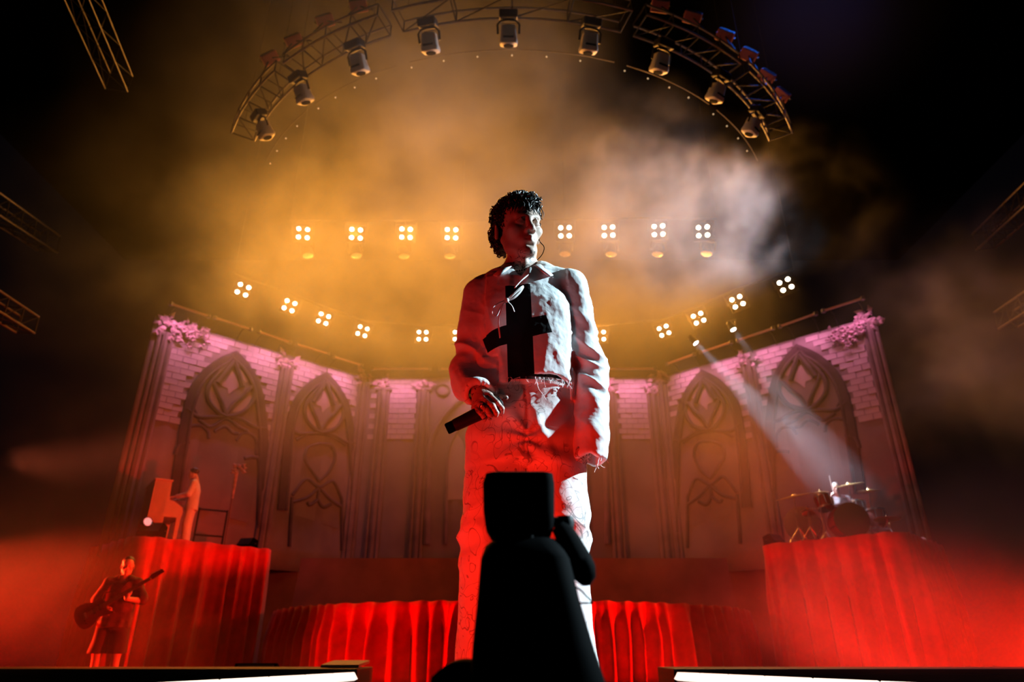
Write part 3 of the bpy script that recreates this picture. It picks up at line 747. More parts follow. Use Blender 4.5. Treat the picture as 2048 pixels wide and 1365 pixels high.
def cloth_mat(name, col, masks=(), scribble=0.0, bump=0.35):
    m, nt, b = _nt(name); b.inputs['Roughness'].default_value = 0.85; b.inputs['Specular IOR Level'].default_value = 0.15
    tc = N(nt, 'ShaderNodeTexCoord'); co = tc.outputs['Object']; cur = None
    rgb = N(nt, 'ShaderNodeRGB'); rgb.outputs[0].default_value = (*col, 1); cur = rgb.outputs[0]
    if scribble:
        acc = None
        for sc_, th, off in ((9, 0.007, 0), (15, 0.009, 5)):
            mp = N(nt, 'ShaderNodeMapping'); mp.inputs['Location'].default_value = (off, 0, 0); mp.inputs['Scale'].default_value = (1, 1, 0.75); nt.links.new(co, mp.inputs[0])
            n = N(nt, 'ShaderNodeTexNoise'); n.inputs['Scale'].default_value = sc_; n.inputs['Detail'].default_value = 1.0; n.inputs['Distortion'].default_value = 1.6; nt.links.new(mp.outputs[0], n.inputs['Vector'])
            a = N(nt, 'ShaderNodeMath', operation='SUBTRACT'); nt.links.new(n.outputs['Fac'], a.inputs[0]); a.inputs[1].default_value = 0.5
            ab = N(nt, 'ShaderNodeMath', operation='ABSOLUTE'); nt.links.new(a.outputs[0], ab.inputs[0])
            lt = N(nt, 'ShaderNodeMath', operation='LESS_THAN'); nt.links.new(ab.outputs[0], lt.inputs[0]); lt.inputs[1].default_value = th
            acc = lt.outputs[0] if acc is None else (lambda q: (nt.links.new(acc, q.inputs[0]), nt.links.new(lt.outputs[0], q.inputs[1]), q.outputs[0])[2])(N(nt, 'ShaderNodeMath', operation='MAXIMUM'))
        n = N(nt, 'ShaderNodeTexNoise'); n.inputs['Scale'].default_value = 5; nt.links.new(co, n.inputs['Vector'])
        r = N(nt, 'ShaderNodeValToRGB'); r.color_ramp.elements[0].position = 0.42; r.color_ramp.elements[1].position = 0.5; nt.links.new(n.outputs['Fac'], r.inputs[0])
        mu = N(nt, 'ShaderNodeMath', operation='MULTIPLY'); nt.links.new(acc, mu.inputs[0]); nt.links.new(r.outputs[0], mu.inputs[1])
        m3 = N(nt, 'ShaderNodeMath', operation='MULTIPLY'); nt.links.new(mu.outputs[0], m3.inputs[0]); m3.inputs[1].default_value = scribble
        mx = N(nt, 'ShaderNodeMixRGB'); nt.links.new(m3.outputs[0], mx.inputs[0]); nt.links.new(cur, mx.inputs[1]); mx.inputs[2].default_value = (0.03, 0.02, 0.02, 1); cur = mx.outputs[0]
    for mk in masks:
        mx = N(nt, 'ShaderNodeMixRGB'); nt.links.new(box_mask(nt, co, *mk), mx.inputs[0]); nt.links.new(cur, mx.inputs[1]); mx.inputs[2].default_value = (0.004, 0.004, 0.005, 1); cur = mx.outputs[0]
    nt.links.new(cur, b.inputs['Base Color'])
    n1 = N(nt, 'ShaderNodeTexNoise'); n1.inputs['Scale'].default_value = 42; n1.inputs['Detail'].default_value = 4; n1.inputs['Distortion'].default_value = 0.8; nt.links.new(co, n1.inputs['Vector'])
    bp = N(nt, 'ShaderNodeBump'); bp.inputs['Strength'].default_value = bump; bp.inputs['Distance'].default_value = 0.005; nt.links.new(n1.outputs['Fac'], bp.inputs['Height']); nt.links.new(bp.outputs[0], b.inputs['Normal'])
    return m
M['jacket'] = cloth_mat('white_crinkled_cotton', (0.80, 0.80, 0.80), [(-0.020, 1.168, 0.043, 0.183, 0.03), (-0.028, 1.168, 0.112, 0.033, 0.30)], bump=0.3)
M['trousers'] = cloth_mat('white_scribbled_denim', (0.80, 0.78, 0.76), scribble=0.55, bump=0.25)
M['ribbon'] = mat('pale_ribbon', (0.72, 0.66, 0.64), 0.7)
SX = 0.045
singer = empty('person', (SX, 2.12, -0.21)); tag(singer, 'singer with dark curly hair in white cropped jacket and white trousers, holding a microphone', 'person')
# --- body, one continuous skin
Rh = Matrix.Rotation(math.radians(-7), 3, 'Y') @ Matrix.Rotation(math.radians(23), 3, 'Z') @ Matrix.Rotation(math.radians(13), 3, 'X')
HC = (-0.022, -0.014, 1.612)
f = Field((-0.27, -0.24, 0.0), (0.28, 0.17, 1.80), 0.0031)
TH_ = head_shape(f, Rh, HC)
f.cone((-0.016, 0.026, 1.54), (-0.012, 0.042, 1.42), 0.051, 0.060, 0.03); f.cone((-0.010, -0.012, 1.505), (-0.012, 0.0, 1.43), 0.030, 0.034, 0.025)
f.ell((-0.004, -0.040, 1.480), 0.010, 0.015)                                           # throat
f.cone((-0.03, 0.03, 1.47), (-0.15, 0.02, 1.40), 0.04, 0.045, 0.04); f.cone((0.02, 0.03, 1.47), (0.15, 0.02, 1.41), 0.04, 0.045, 0.04)
f.loft([0.80, 0.95, 1.10, 1.28, 1.42], [0.0] * 5, [0.015] * 5, [0.135, 0.118, 0.122, 0.138, 0.11], [0.085, 0.075, 0.08, 0.085, 0.06], 0.04)
WRL = np.array((-0.147, -0.105, 0.952)); ELB = np.array((-0.190, 0.035, 1.085)); WRR = np.array((0.200, -0.035, 0.835)); ELR = np.array((0.218, 0.04, 1.085))
f.chain([(-0.155, 0.015, 1.385), ELB, WRL], [0.045, 0.036, 0.026], 0.02); f.chain([(0.160, 0.015, 1.40), ELR, WRR], [0.045, 0.036, 0.026], 0.02)
for s in (-1, 1): f.chain([(s * 0.085, 0.01, 0.86), (s * 0.098, 0.0, 0.48), (s * 0.105, 0.015, 0.08)], [0.075, 0.052, 0.034], 0.03); f.cone((s * 0.105, 0.03, 0.035), (s * 0.12, -0.12, 0.025), 0.034, 0.026, 0.02)
# hand on the microphone: palm above and behind it, fingers over its front
def SL(px, py, Y): p = U(px, py, Y=Y); return np.array((p.x - SX, p.y - 2.12, p.z + 0.21))
MIC_T, MIC_H = SL(893, 859, 1.985), SL(976, 819, 1.985)
md = (MIC_H - MIC_T) / np.linalg.norm(MIC_H - MIC_T)
KN = [SL(979, 792, 1.985), SL(967, 798, 1.980), SL(957, 807, 1.982), SL(950, 816, 1.988)]
for kn in KN: f.cone(WRL, kn, 0.021, 0.0125, 0.014)
TIPS = [(SL(994, 806, 1.945), SL(1004, 818, 1.950), SL(1004, 826, 1.972)), (SL(985, 812, 1.938), SL(993, 826, 1.945), SL(992, 832, 1.968)), (SL(973, 820, 1.940), SL(981, 833, 1.948), SL(980, 838, 1.970)), (SL(962, 827, 1.946), SL(969, 838, 1.954), SL(969, 841, 1.974))]
for kn, (a_, b_, c_), r_ in zip(KN, TIPS, (0.0100, 0.0104, 0.0100, 0.0088)): finger(f, [kn, a_, b_, c_], r_, 0.003)
tb = SL(972, 795, 2.02); finger(f, [WRL * 0.5 + tb * 0.5, SL(985, 796, 2.022), SL(1000, 795, 2.012), SL(1012, 796, 2.005)], 0.0118, 0.006)
hand_relaxed(f, WRR, (-0.10, -0.12, -1.0), (-0.3, -1, 0), (-1, 0.2, 0), 0.8, 0.80)
V, Q = f.mesh(); V = relax(V, Q, 1, 0.35)
organic('body', (V, Q), 'skin_a', singer)
# --- eyes brows
for s in (-1, 1):
    m = MB(); pts = [TH_((s * (0.015 + 0.034 * t), -0.0925 + 0.012 * t * t, 0.030 + 0.007 * math.sin(PI * t * 0.75))) for t in np.linspace(0, 1, 7)]
    m.tube(pts, [0.0022, 0.0035, 0.004, 0.0038, 0.003, 0.0022, 0.001], n=6); m.build('eyebrow', 'hair_dark', singer)
    c = TH_((s * 0.031, -0.0885, 0.0095)); n_ = np.array(Rh) @ np.array((0.1, -1, 0.05))
    m = MB(); m.lathe([(0.0001, 0.0030), (0.0035, 0.0026), (0.006, 0.001), (0.0062, 0.0)], 14, Matrix.Translation(Vector(c)) @ Vector(n_).to_track_quat('Z', 'Y').to_matrix().to_4x4())
    m.build('iris', 'black_matte', singer)
# --- hair: a cropped curly mop
fh = Field((-0.19, -0.18, 1.50), (0.14, 0.18, 1.82), 0.004)
E_ = lambda p, r, k=0.02, op='add': fh.ell(TH_(p), np.array(r), k, op, np.array(Rh))
E_((0, 0.026, 0.056), (0.081, 0.098, 0.083), 0)
E_((0, 0.066, 0.004), (0.077, 0.062, 0.076), 0.02); E_((0, -0.052, 0.098), (0.060, 0.040, 0.028), 0.03)
E_((0, -0.100, 0.0), (0.072, 0.082, 0.072), 0.015, 'sub'); E_((0, -0.03, -0.095), (0.12, 0.10, 0.06), 0.01, 'sub')
for s in (-1, 1): E_((s * 0.085, -0.02, -0.01), (0.03, 0.045, 0.045), 0.01, 'sub')
Vh, Qh = fh.mesh(); nh = vnormals(Vh, Qh); Vh = Vh + nh * (0.006 * vnoise(Vh, 70) + 0.004 * vnoise(Vh, 140, 9))[:, None]
hair = organic('hair', (Vh, Qh), 'hair_dark', singer)
rng = random.Random(5); mb = MB(); inv = np.linalg.inv(np.array(Rh))
loc_ = (Vh - np.array(HC)) @ inv.T
pool = [i for i in range(len(Vh)) if loc_[i, 2] > -0.06]
for i in rng.sample(pool, 1700):
    p = Vector(Vh[i]); n_ = Vector(nh[i]); L_ = rng.uniform(0.012, 0.028) if loc_[i, 2] > 0.06 else rng.uniform(0.008, 0.018)
    t1 = n_.orthogonal().normalized(); t1.rotate(Matrix.Rotation(rng.uniform(0, 2 * PI), 3, n_)); t2 = n_.cross(t1); w0 = rng.uniform(0, 6); rr = rng.uniform(0.004, 0.009)
    pts = []
    for k in range(7):
        u = k / 6; a_ = w0 + u * rng.uniform(4.5, 5.5)
        pts.append(p - n_ * 0.004 + n_ * L_ * math.sin(u * 2.2) * 0.8 + t1 * (L_ * 0.7 * u) + (t1 * math.cos(a_) + t2 * math.sin(a_)) * rr * u)
    mb.tube(pts, [0.0027, 0.0027, 0.0026, 0.0023, 0.0019, 0.0013, 0.0006], n=4)
for i in range(150):                                                                    # fringe falling over the forehead
    u = rng.uniform(-1, 1); p0 = Vector(TH_((u * 0.052, -0.078 + 0.03 * u * u, 0.100))); pts = []
    dz = rng.uniform(0.015, 0.062); sw = rng.uniform(-0.022, 0.022); rj = rng.uniform(0.012, 0.032)
    for k in range(6):
        t = k / 5; pts.append(Vector(TH_((u * 0.052 + sw * t + 0.007 * math.sin(7 * t + i * 1.7), -0.078 + 0.03 * u * u - rj * math.sin(1.9 * t), 0.100 - dz * t * t - 0.006 * t))))
    mb.tube(pts, [0.0027, 0.0027, 0.0025, 0.002, 0.0014, 0.0006], n=4)
mb.build('curls', 'hair_dark', hair)
# --- jacket
SHL, SHR = (-0.158, 0.012, 1.366), (0.168, 0.012, 1.398)
f = Field((-0.30, -0.20, 0.74), (0.32, 0.20, 1.53), 0.0040)
f.loft([0.95, 1.05, 1.18, 1.30, 1.40, 1.44], [-0.005, -0.004, 0, 0, 0, 0], [0.01] * 6, [0.172, 0.165, 0.163, 0.165, 0.150, 0.10], [0.118, 0.112, 0.115, 0.112, 0.088, 0.06], 0.0, 2.3)
f.cone((-0.05, 0.025, 1.455), SHL, 0.044, 0.053, 0.035); f.cone((0.045, 0.025, 1.462), SHR, 0.044, 0.055, 0.035)
f.chain([SHL, tuple(ELB + np.array((0.005, 0, 0)))], [0.060, 0.058], 0.016)
f.chain([tuple(ELB + np.array((0.005, 0, 0))), tuple(ELB + np.array((0.0, -0.01, -0.04))), tuple(WRL + np.array((-0.004, -0.004, 0.0)))], [0.060, 0.060, 0.046], 0.014)
f.chain([SHR, tuple(ELR)], [0.062, 0.058], 0.016); f.chain([tuple(ELR), tuple(WRR + np.array((0.004, 0.0, 0.0))), tuple(WRR + np.array((-0.004, -0.006, -0.12)))], [0.058, 0.056, 0.056], 0.016)
f.shell(0.010)
hemf = lambda X, Y: 1.005 + 0.012 * np.sin(X * 23) + 0.02 * np.clip(-Y * 8, -1, 1) * np.clip(X * 9 + 0.2, -1, 1) * 0.6
wd_ = (WRL - ELB); wd_ = wd_ / np.linalg.norm(wd_); wr_ = np.array((-0.05, -0.10, -1.0)); wr_ /= np.linalg.norm(wr_)
def keep(X, Y, Z):
    torso = np.where((np.abs(X + 0.004) < 0.178 + 0.0 * Z) & (np.abs((X - 0.197) * 1.0) > 0.058 - 0.5 * np.clip(1.03 - Z, 0, 0.03)), Z - hemf(X, Y), 1.0)
    inleft = (X - ELB[0]) * wd_[0] + (Y - ELB[1]) * wd_[1] + (Z - ELB[2]) * wd_[2]
    torso = np.where((X < -0.09) & (Y < 0.03) & (Z < 1.07) & (np.sqrt((X - ELB[0] - inleft * wd_[0]) ** 2 + (Y - ELB[1] - inleft * wd_[1]) ** 2 + (Z - ELB[2] - inleft * wd_[2]) ** 2) < 0.066), 1.0, torso)
    torso = np.where(X > 0.145, np.where(Z < 1.0, np.where(X > 0.139, 1.0, torso), torso), torso)
    cl = float(np.linalg.norm(WRL - ELB)) + 0.012 - inleft
    cl = np.where((Z < 1.12) & (X < -0.05), cl, 1.0)
    cr = -((X - WRR[0]) * wr_[0] + (Y - WRR[1]) * wr_[1] + (Z - (WRR[2] - 0.084)) * wr_[2]) + 0.006 * np.sin(X * 90)
    cr = np.where((Z < 1.0) & (X > 0.12), cr, 1.0)
    nk = np.sqrt(((X + 0.006) / 0.066) ** 2 + ((Y - 0.022) / 0.066) ** 2) - 1.0
    nk = np.where(Z > 1.40, nk * 0.06, 1.0)
    vn = np.where((Y < 0) & (Z > 1.36), np.abs(X + 0.012) - 0.62 * (Z - 1.395), 1.0)
    return np.minimum(np.minimum(np.minimum(torso, cl), np.minimum(cr, nk)), vn)
f.cut(keep)
V, Q = f.mesh(); V = relax(V, Q, 2, 0.4)
def fold(V, Q):
    n = vnormals(V, Q); d = np.zeros(len(V))
    onR = (V[:, 0] > 0.15); onL = (V[:, 0] < -0.135) | ((V[:, 2] < 1.09) & (V[:, 0] < -0.09) & (V[:, 1] < -0.03))
    # sleeves: slanting bands, stronger round the elbow and above the cuff
    wp_ = V + 0.02 * np.stack([vnoise(V, 9, 3), vnoise(V, 9, 13), vnoise(V, 9, 23)], 1)
    s1 = np.sin((wp_[:, 2] * 1.0 + wp_[:, 0] * 0.55 - wp_[:, 1] * 0.4) * 95 + 4 * vnoise(V, 7, 4))
    amp = np.clip(1.25 - np.abs(V[:, 2] - 1.06) * 4.0, 0.25, 1.0)
    d += np.where(onL | onR, 0.0125 * amp * np.clip(ridge(wp_ @ np.array([[1, 0, 0.5], [0, 1, -0.35], [0, 0, 1.0]]), (6, 6, 19), 4), -0.5, 1) + 0.005 * vnoise(V, (11, 11, 9), 7), 0)
    tor = ~(onL | onR)
    d += np.where(tor, 0.007 * vnoise(wp_, (15, 9, 3.5), 2) + 0.0045 * ridge(wp_, (16, 12, 6), 6), 0)
    d += 0.0012 * vnoise(V, 48, 5) + 0.0008 * vnoise(V, 95, 11)
    d += np.where(tor & (V[:, 1] > -0.02) & False, 0, 0)
    return V + n * d[:, None]
V = fold(V, Q)
jacket = organic('jacket', (V, Q), 'jacket', singer)
# collar: stands at the neck, folds over into two pointed leaves
rows = []
for i in range(41):
    ph = math.radians(-152 + 304 * i / 40); t = abs(ph) / math.radians(152); s = 1 if ph > 0 else -1
    # ph = 0 at the back of the neck
    cx, cyy = -0.006, 0.022
    dirv = Vector((math.sin(ph), math.cos(ph), 0))
    a0 = Vector((cx, cyy, 1.462 - 0.050 * t ** 2)) + dirv * (0.066 + 0.006 * t) ; a1 = Vector((cx, cyy, 1.512 - 0.062 * t ** 2.2)) + dirv * (0.062 + 0.010 * t)
    a2 = a1 + dirv * 0.008 + Vector((0, 0, 0.004)); point = max(0.0, (t - 0.55) / 0.45)
    fall = 0.045 + 0.022 * point; out = 0.020 + 0.022 * point
    a3 = a1 + dirv * out * 0.7 + Vector((0, 0, -fall * 0.5)) + Vector((s * 0.016 * point, -0.010 * point, 0)); a4 = a1 + dirv * out * 1.1 + Vector((s * 0.034 * point, -0.016 * point, -fall))
    rows.append([a0, a0.lerp(a1, 0.5), a1, a2, a3, a4])
m = MB(); m.grid(rows); o = m.build('collar', 'jacket', jacket, smooth=True, angle=180); md_ = o.modifiers.new('thick', 'SOLIDIFY'); md_.thickness = 0.005
# dark undershirt showing in the neck opening
m = MB(); rws = []
for i in range(13):
    u = -1 + i / 6; rws.append([Vector((-0.012 + 0.062 * u, -0.055 - 0.03 * (1 - u * u) + 0.02 * k, 1.30 + 0.055 * k - 0.02 * (1 - u * u))) for k in range(3)])
m.grid(rws); o = m.build('undershirt', 'black_matte', singer); md_ = o.modifiers.new('thick', 'SOLIDIFY'); md_.thickness = 0.004
# ribbon bow on the chest
def SLp(px, py, Y): return Vector(SL(px, py, Y))
def ribbon(pts, w_=0.006, parent=jacket, nm='ribbon'):
    m = MB(); m.tube(smooth3(pts), w_, n=6, flat=0.35); return m.build(nm, 'ribbon', parent)
def smooth3(pts, n=6):
    P = [Vector(p) for p in pts]; P = [P[0] * 2 - P[1]] + P + [P[-1] * 2 - P[-2]]; out = []
    for i in range(1, len(P) - 2):
        for k in range(n):
            t = k / n; a, b, c, d = P[i - 1], P[i], P[i + 1], P[i + 2]
            out.append(0.5 * ((2 * b) + (c - a) * t + (2 * a - 5 * b + 4 * c - d) * t * t + (3 * b - a - 3 * c + d) * t ** 3))
    out.append(P[-2]); return out
YR = 1.965
ribbon([SLp(1013, 601, YR), SLp(1024, 592, YR - .01), SLp(1040, 578, YR - .012), SLp(1046, 575, YR - .004), SLp(1040, 585, YR), SLp(1028, 596, YR), SLp(1013, 602, YR)])
ribbon([SLp(1013, 601, YR), SLp(998, 606, YR - .012), SLp(986, 616, YR - .012), SLp(985, 628, YR - .004), SLp(993, 632, YR), SLp(1001, 616, YR), SLp(1013, 602, YR)])
ribbon([SLp(1013, 601, YR), SLp(1002, 618, YR - .01), SLp(997, 645, YR - .012), SLp(1000, 676, YR - .012)], 0.0045)
ribbon([SLp(1013, 601, YR), SLp(1024, 612, YR - .006), SLp(1029, 624, YR - .004)], 0.003)
ribbon([SLp(1030, 575, YR + .01), SLp(1042, 562, YR + .018), SLp(1055, 551, YR + .04)], 0.007)
m = MB(); m.lathe([(0.0001, -0.008), (0.007, -0.006), (0.009, 0), (0.007, 0.006), (0.0001, 0.008)], 10, Matrix.Translation(SLp(1013, 601, YR - .006))); m.build('bow_knot', 'ribbon', jacket)
# frayed threads at hem and cuffs
mb = MB(); rng = random.Random(8)
def thread(p, L_, droop=1.0):
    p = Vector(p); q = [p]; v = Vector((rng.uniform(-1, 1), rng.uniform(-0.6, 0.2), -droop)).normalized()
    for k in range(4): v = (v + Vector((rng.uniform(-.7, .7), rng.uniform(-.3, .3), rng.uniform(-.4, .3)))).normalized(); q.append(q[-1] + v * L_ / 4)
    mb.tube(q, 0.0009, n=4)
for k in range(34):
    x = rng.uniform(-0.07, 0.155); thread((x, 0.01 - 0.118 * (1 - abs(x / 0.175) ** 2.3) ** (1 / 2.3), 1.004), rng.uniform(0.012, 0.035))
for k in range(16): a_ = rng.uniform(0, 2 * PI); thread((WRR[0] + 0.05 * math.cos(a_), WRR[1] + 0.045 * math.sin(a_) - 0.01, WRR[2] - 0.086), rng.uniform(0.015, 0.045))
for k in range(8): a_ = rng.uniform(0, 2 * PI); thread((WRL[0] + 0.04 * math.cos(a_), WRL[1] - 0.01, WRL[2] + 0.04 * math.sin(a_)), rng.uniform(0.015, 0.03), 0.2)
thread((0.03, -0.12, 1.0), 0.09); thread((0.155, -0.06, 0.995), 0.07)
tag(mb.build('frayed_threads', 'ribbon', jacket), kind='stuff')
# --- trousers
f = Field((-0.28, -0.20, 0.0), (0.27, 0.20, 1.04), 0.0048)
f.loft([0.74, 0.84, 0.92, 1.02], [-0.004] * 4, [0.012] * 4, [0.178, 0.180, 0.168, 0.152], [0.122, 0.124, 0.114, 0.102], 0.0, 2.2)
for s in (-1, 1): f.chain([(s * 0.089, 0.012, 0.82), (s * 0.100 - 0.004, 0.0, 0.60), (s * 0.102 - 0.006, -0.005, 0.48), (s * 0.108 - 0.002, 0.012, 0.20), (s * 0.112, 0.02, 0.02)], [0.098, 0.098, 0.094, 0.097, 0.104], 0.02, (0.93, 1.0, 1))
f.cut(lambda X, Y, Z: np.minimum(Z - 0.03, 1.015 - Z) + 0 * X + 0 * Y)
V, Q = f.mesh(); V = relax(V, Q, 2, 0.4); n_ = vnormals(V, Q)
wp_ = V + 0.03 * np.stack([vnoise(V, 6, 3), vnoise(V, 6, 13), vnoise(V, 6, 23)], 1)
x, y, z = V.T
r_cr = np.sqrt((np.abs(x) * 0.8) ** 2 + (z - 0.80) ** 2); ang = np.arctan2(z - 0.80, np.abs(x) + 0.02)
d = 0.0055 * np.exp(-(r_cr / 0.16) ** 2) * np.sin(ang * 9 + 2 * vnoise(V, 8, 1)) * (y < 0.03)
kn = np.exp(-((z - 0.50) / 0.085) ** 2) + 0.7 * np.exp(-((z - 0.12) / 0.09) ** 2)
d += 0.013 * kn * np.clip(ridge(wp_ + 0.25 * np.abs(wp_[:, :1]), (5, 5, 17), 9), -0.4, 1)
d += 0.007 * vnoise(wp_, (10, 9, 3), 4) + 0.006 * ridge(wp_, (11, 10, 6), 8) * np.clip(z * 1.6, 0.3, 1) + 0.0012 * vnoise(V, 50, 2)
d += np.where((np.abs(x - 0.004 * np.sin(z * 30)) < 0.006) & (y < 0) & (z > 0.76), -0.006, 0)           # fly seam
d += np.where(y < -0.02, 0.010 * np.exp(-((x - 0.055 - (z - 0.80) * -0.35) / 0.02) ** 2) * np.clip(1 - np.abs(z - 0.82) * 6, 0, 1), 0)
V = V + n_ * d[:, None]
trousers = organic('trousers', (V, Q), 'trousers', singer)
m = MB(); m.tube([(-0.150 + 0.0, 0.01, 0.99)] + [(0.156 * math.cos(a_) - 0.004, 0.012 + 0.107 * math.sin(a_), 0.992) for a_ in np.linspace(PI, 3 * PI, 40)], 0.012, n=6, flat=0.5); m.build('waistband', 'trousers', trousers)
for s in (-1, 1):
    f = Field((s * 0.112 - 0.08, -0.24, -0.002), (s * 0.112 + 0.08, 0.12, 0.10), 0.008)
    f.cone((s * 0.108, 0.05, 0.042), (s * 0.122, -0.15, 0.034), 0.045, 0.036, 0.02); f.cut(lambda X, Y, Z: Z - 0.002 + 0 * X + 0 * Y)
    organic('shoe', f.mesh(), 'black_matte', singer)
# --- necklace, earpiece, ring
m = MB()
for i in range(44):
    a_ = 2 * PI * i / 44; r_ = 0.0034
    p = Vector((-0.010 + 0.062 * math.sin(a_), 0.012 - 0.064 * math.cos(a_), 1.462 - 0.030 * max(0, math.cos(a_)) + 0.012 * math.sin(a_)))
    m.lathe([(0.0001, -r_), (r_ * 0.75, -r_ * 0.6), (r_, 0), (r_ * 0.75, r_ * 0.6), (0.0001, r_)], 7, Matrix.Translation(p))
m.build('bead_necklace', 'black_metal', singer)
ear = TH_((0.088, 0.012, 0.002))
m = MB(); m.lathe([(0.0001, -0.008), (0.008, -0.005), (0.009, 0.002), (0.0001, 0.009)], 12, Matrix.Translation(Vector(ear))); ep = m.build('earpiece', 'chrome', singer)
m = MB(); m.tube(smooth3([Vector(ear), SLp(1080, 484, 2.10), SLp(1088, 494, 2.10), SLp(1086, 506, 2.11), SLp(1078, 517, 2.13), SLp(1068, 525, 2.15)]), 0.0017, n=6); m.build('earpiece_cable', 'black_matte', ep)
m = MB(); rc = Vector(TIPS[2][0]) * 0.6 + Vector(KN[2]) * 0.4; dv = (Vector(TIPS[2][0]) - Vector(KN[2])).normalized()
m.lathe([(0.0098, -0.004), (0.0125, -0.003), (0.0125, 0.003), (0.0098, 0.004)], 16, Matrix.Translation(rc) @ dv.to_track_quat('Z', 'Y').to_matrix().to_4x4()); rg = m.build('finger_ring', 'chrome', singer)
m = MB(); m.box(rc + Vector((0.003, -0.013, 0.004)), (0.011, 0.006, 0.011), Matrix.Rotation(0.6, 3, 'Y')); m.build('ring_face', 'chrome', rg, smooth=False, bevel=0.002)
# --- microphone
mic = empty('microphone', Vector(MIC_T) + singer.location); tag(mic, 'black handheld microphone pointing down in the singer\'s hand', 'microphone')
ax = Vector(MIC_H) - Vector(MIC_T); Lm = ax.length; q = ax.to_track_quat('Z', 'Y').to_matrix().to_4x4()
m = MB(); m.lathe([(0.0001, 0.022), (0.017, 0.022), (0.0195, 0.03), (0.0205, Lm * 0.5), (0.0225, Lm * 0.9), (0.024, Lm), (0.0001, Lm)], 20, q); m.build('handle', 'black_metal', mic)
m = MB(); m.lathe([(0.0001, 0.0), (0.015, 0.0), (0.0175, 0.003), (0.0175, 0.024), (0.0001, 0.024)], 20, q); m.build('tail_cap', 'black_matte', mic)
m = MB(); m.lathe([(0.024, Lm), (0.027, Lm + 0.012), (0.027, Lm + 0.03), (0.020, Lm + 0.046), (0.0001, Lm + 0.052)], 20, q); m.build('grille', 'black_metal', mic)
# ------------------------------------------------------------------ lighting rig
def truss(name, a, b, label, wdt=0.3, bays=6, group=None, up=Vector((0, 0, 1)), r=0.022):
    """box truss from a to b: four chords, rungs and diagonals"""
    a, b = Vector(a), Vector(b); d = (b - a).normalized(); sd = d.cross(up).normalized(); u2 = sd.cross(d)
    root = empty(name, a); tag(root, label, 'truss', group)
    cs = [(-1, -1), (1, -1), (1, 1), (-1, 1)]
    P = lambda i, f: (b - a) * f + sd * cs[i][0] * wdt / 2 + u2 * cs[i][1] * wdt / 2
    for i in range(4):
        m = MB(); m.tube([P(i, 0), P(i, 1)], r, n=6); m.build('chord', 'alu', root)
    for k in range(bays + 1):
        f = k / bays
        for i in range(4):
            m = MB(); m.tube([P(i, f), P((i + 1) % 4, f)], r * 0.6, n=5); m.build('rung', 'black_metal', root)
            if k < bays:
                m = MB(); m.tube([P(i, f), P((i + 1) % 4, (k + 1) / bays)], r * 0.5, n=5); m.build('brace', 'black_metal', root)
    return root
def place(o, loc, face, roll=0.0):
    """orient local -Y... local +Z to 'face', local X to the right of the frame, then roll"""
    z = Vector(face).normalized(); x = Vector((1, 0, 0)); x = (x - z * x.dot(z)).normalized(); y = z.cross(x)
    R = Matrix((x, y, z)).transposed() @ Matrix.Rotation(roll, 3, 'Z')
    o.location = loc; o.rotation_euler = R.to_euler()
# --- four-lamp blinders
def make_blinder():
    root = empty('blinder_light')
    m = MB(); m.box((0, 0, -0.07), (0.52, 0.52, 0.10)); m.build('housing', 'black_metal', root, smooth=False, bevel=0.015)
    for sx in (-1, 1):
        for sy in (-1, 1):
            c = Matrix.Translation((sx * 0.118, sy * 0.118, -0.02))
            mm = MB(); mm.lathe([(0.1, 0.0), (0.112, 0.0), (0.112, 0.035), (0.104, 0.04), (0.10, 0.03)], 20, c); bz = mm.build('bezel', 'black_metal', root)
            mm = MB(); mm.lathe([(0.0001, 0.034), (0.05, 0.032), (0.088, 0.024), (0.098, 0.01)], 20, c); mm.build('lens', 'lamp_on', bz)
    m = MB(); m.tube([(-0.29, 0.0, -0.07), (-0.29, 0.36, -0.07), (0.29, 0.36, -0.07), (0.29, 0.0, -0.07)], 0.018, n=6); m.build('yoke', 'black_metal', root)
    return root
BL_UP = [(606, 467), (712, 468), (812, 467), (903, 468), (1130, 464), (1217, 463), (1317, 461), (1406, 463)]
BL_LO = [(486, 580, -17), (579, 612, -17), (647, 638, -17), (725, 663, -16), (845, 672, 0), (917, 672, 0), (1200, 672, 0), (1328, 662, 18), (1397, 637, 19), (1475, 604, 20), (1571, 570, 20)]
UPLAB = ['outermost blinder of the straight upper row on the piano side', 'second blinder of the straight upper row from the piano side', 'third blinder of the straight upper row from the piano side',
         'blinder of the upper row just beside the singer\'s head, ear side', 'blinder of the upper row just past the singer\'s earpiece cable', 'third blinder of the straight upper row from the drum side',
         'second blinder of the straight upper row from the drum side', 'outermost blinder of the straight upper row on the drum side']
LOLAB = ['highest tilted blinder at the piano end of the curved lower row', 'second tilted blinder of the curved lower row from the piano end', 'third tilted blinder of the curved lower row from the piano end', 'fourth tilted blinder of the curved lower row from the piano end',
         'level blinder of the lower row left of the singer\'s elbow', 'lower row blinder half hidden behind the singer\'s red sleeve', 'lower row blinder half hidden behind the singer\'s pale sleeve',
         'fourth tilted blinder of the curved lower row from the drum end', 'third tilted blinder of the curved lower row from the drum end', 'second tilted blinder of the curved lower row from the drum end', 'highest tilted blinder at the drum end of the curved lower row']
proto = make_blinder(); first = True; HANG = []
BL_E_UP, BL_E_LO = 92.0, 112.0
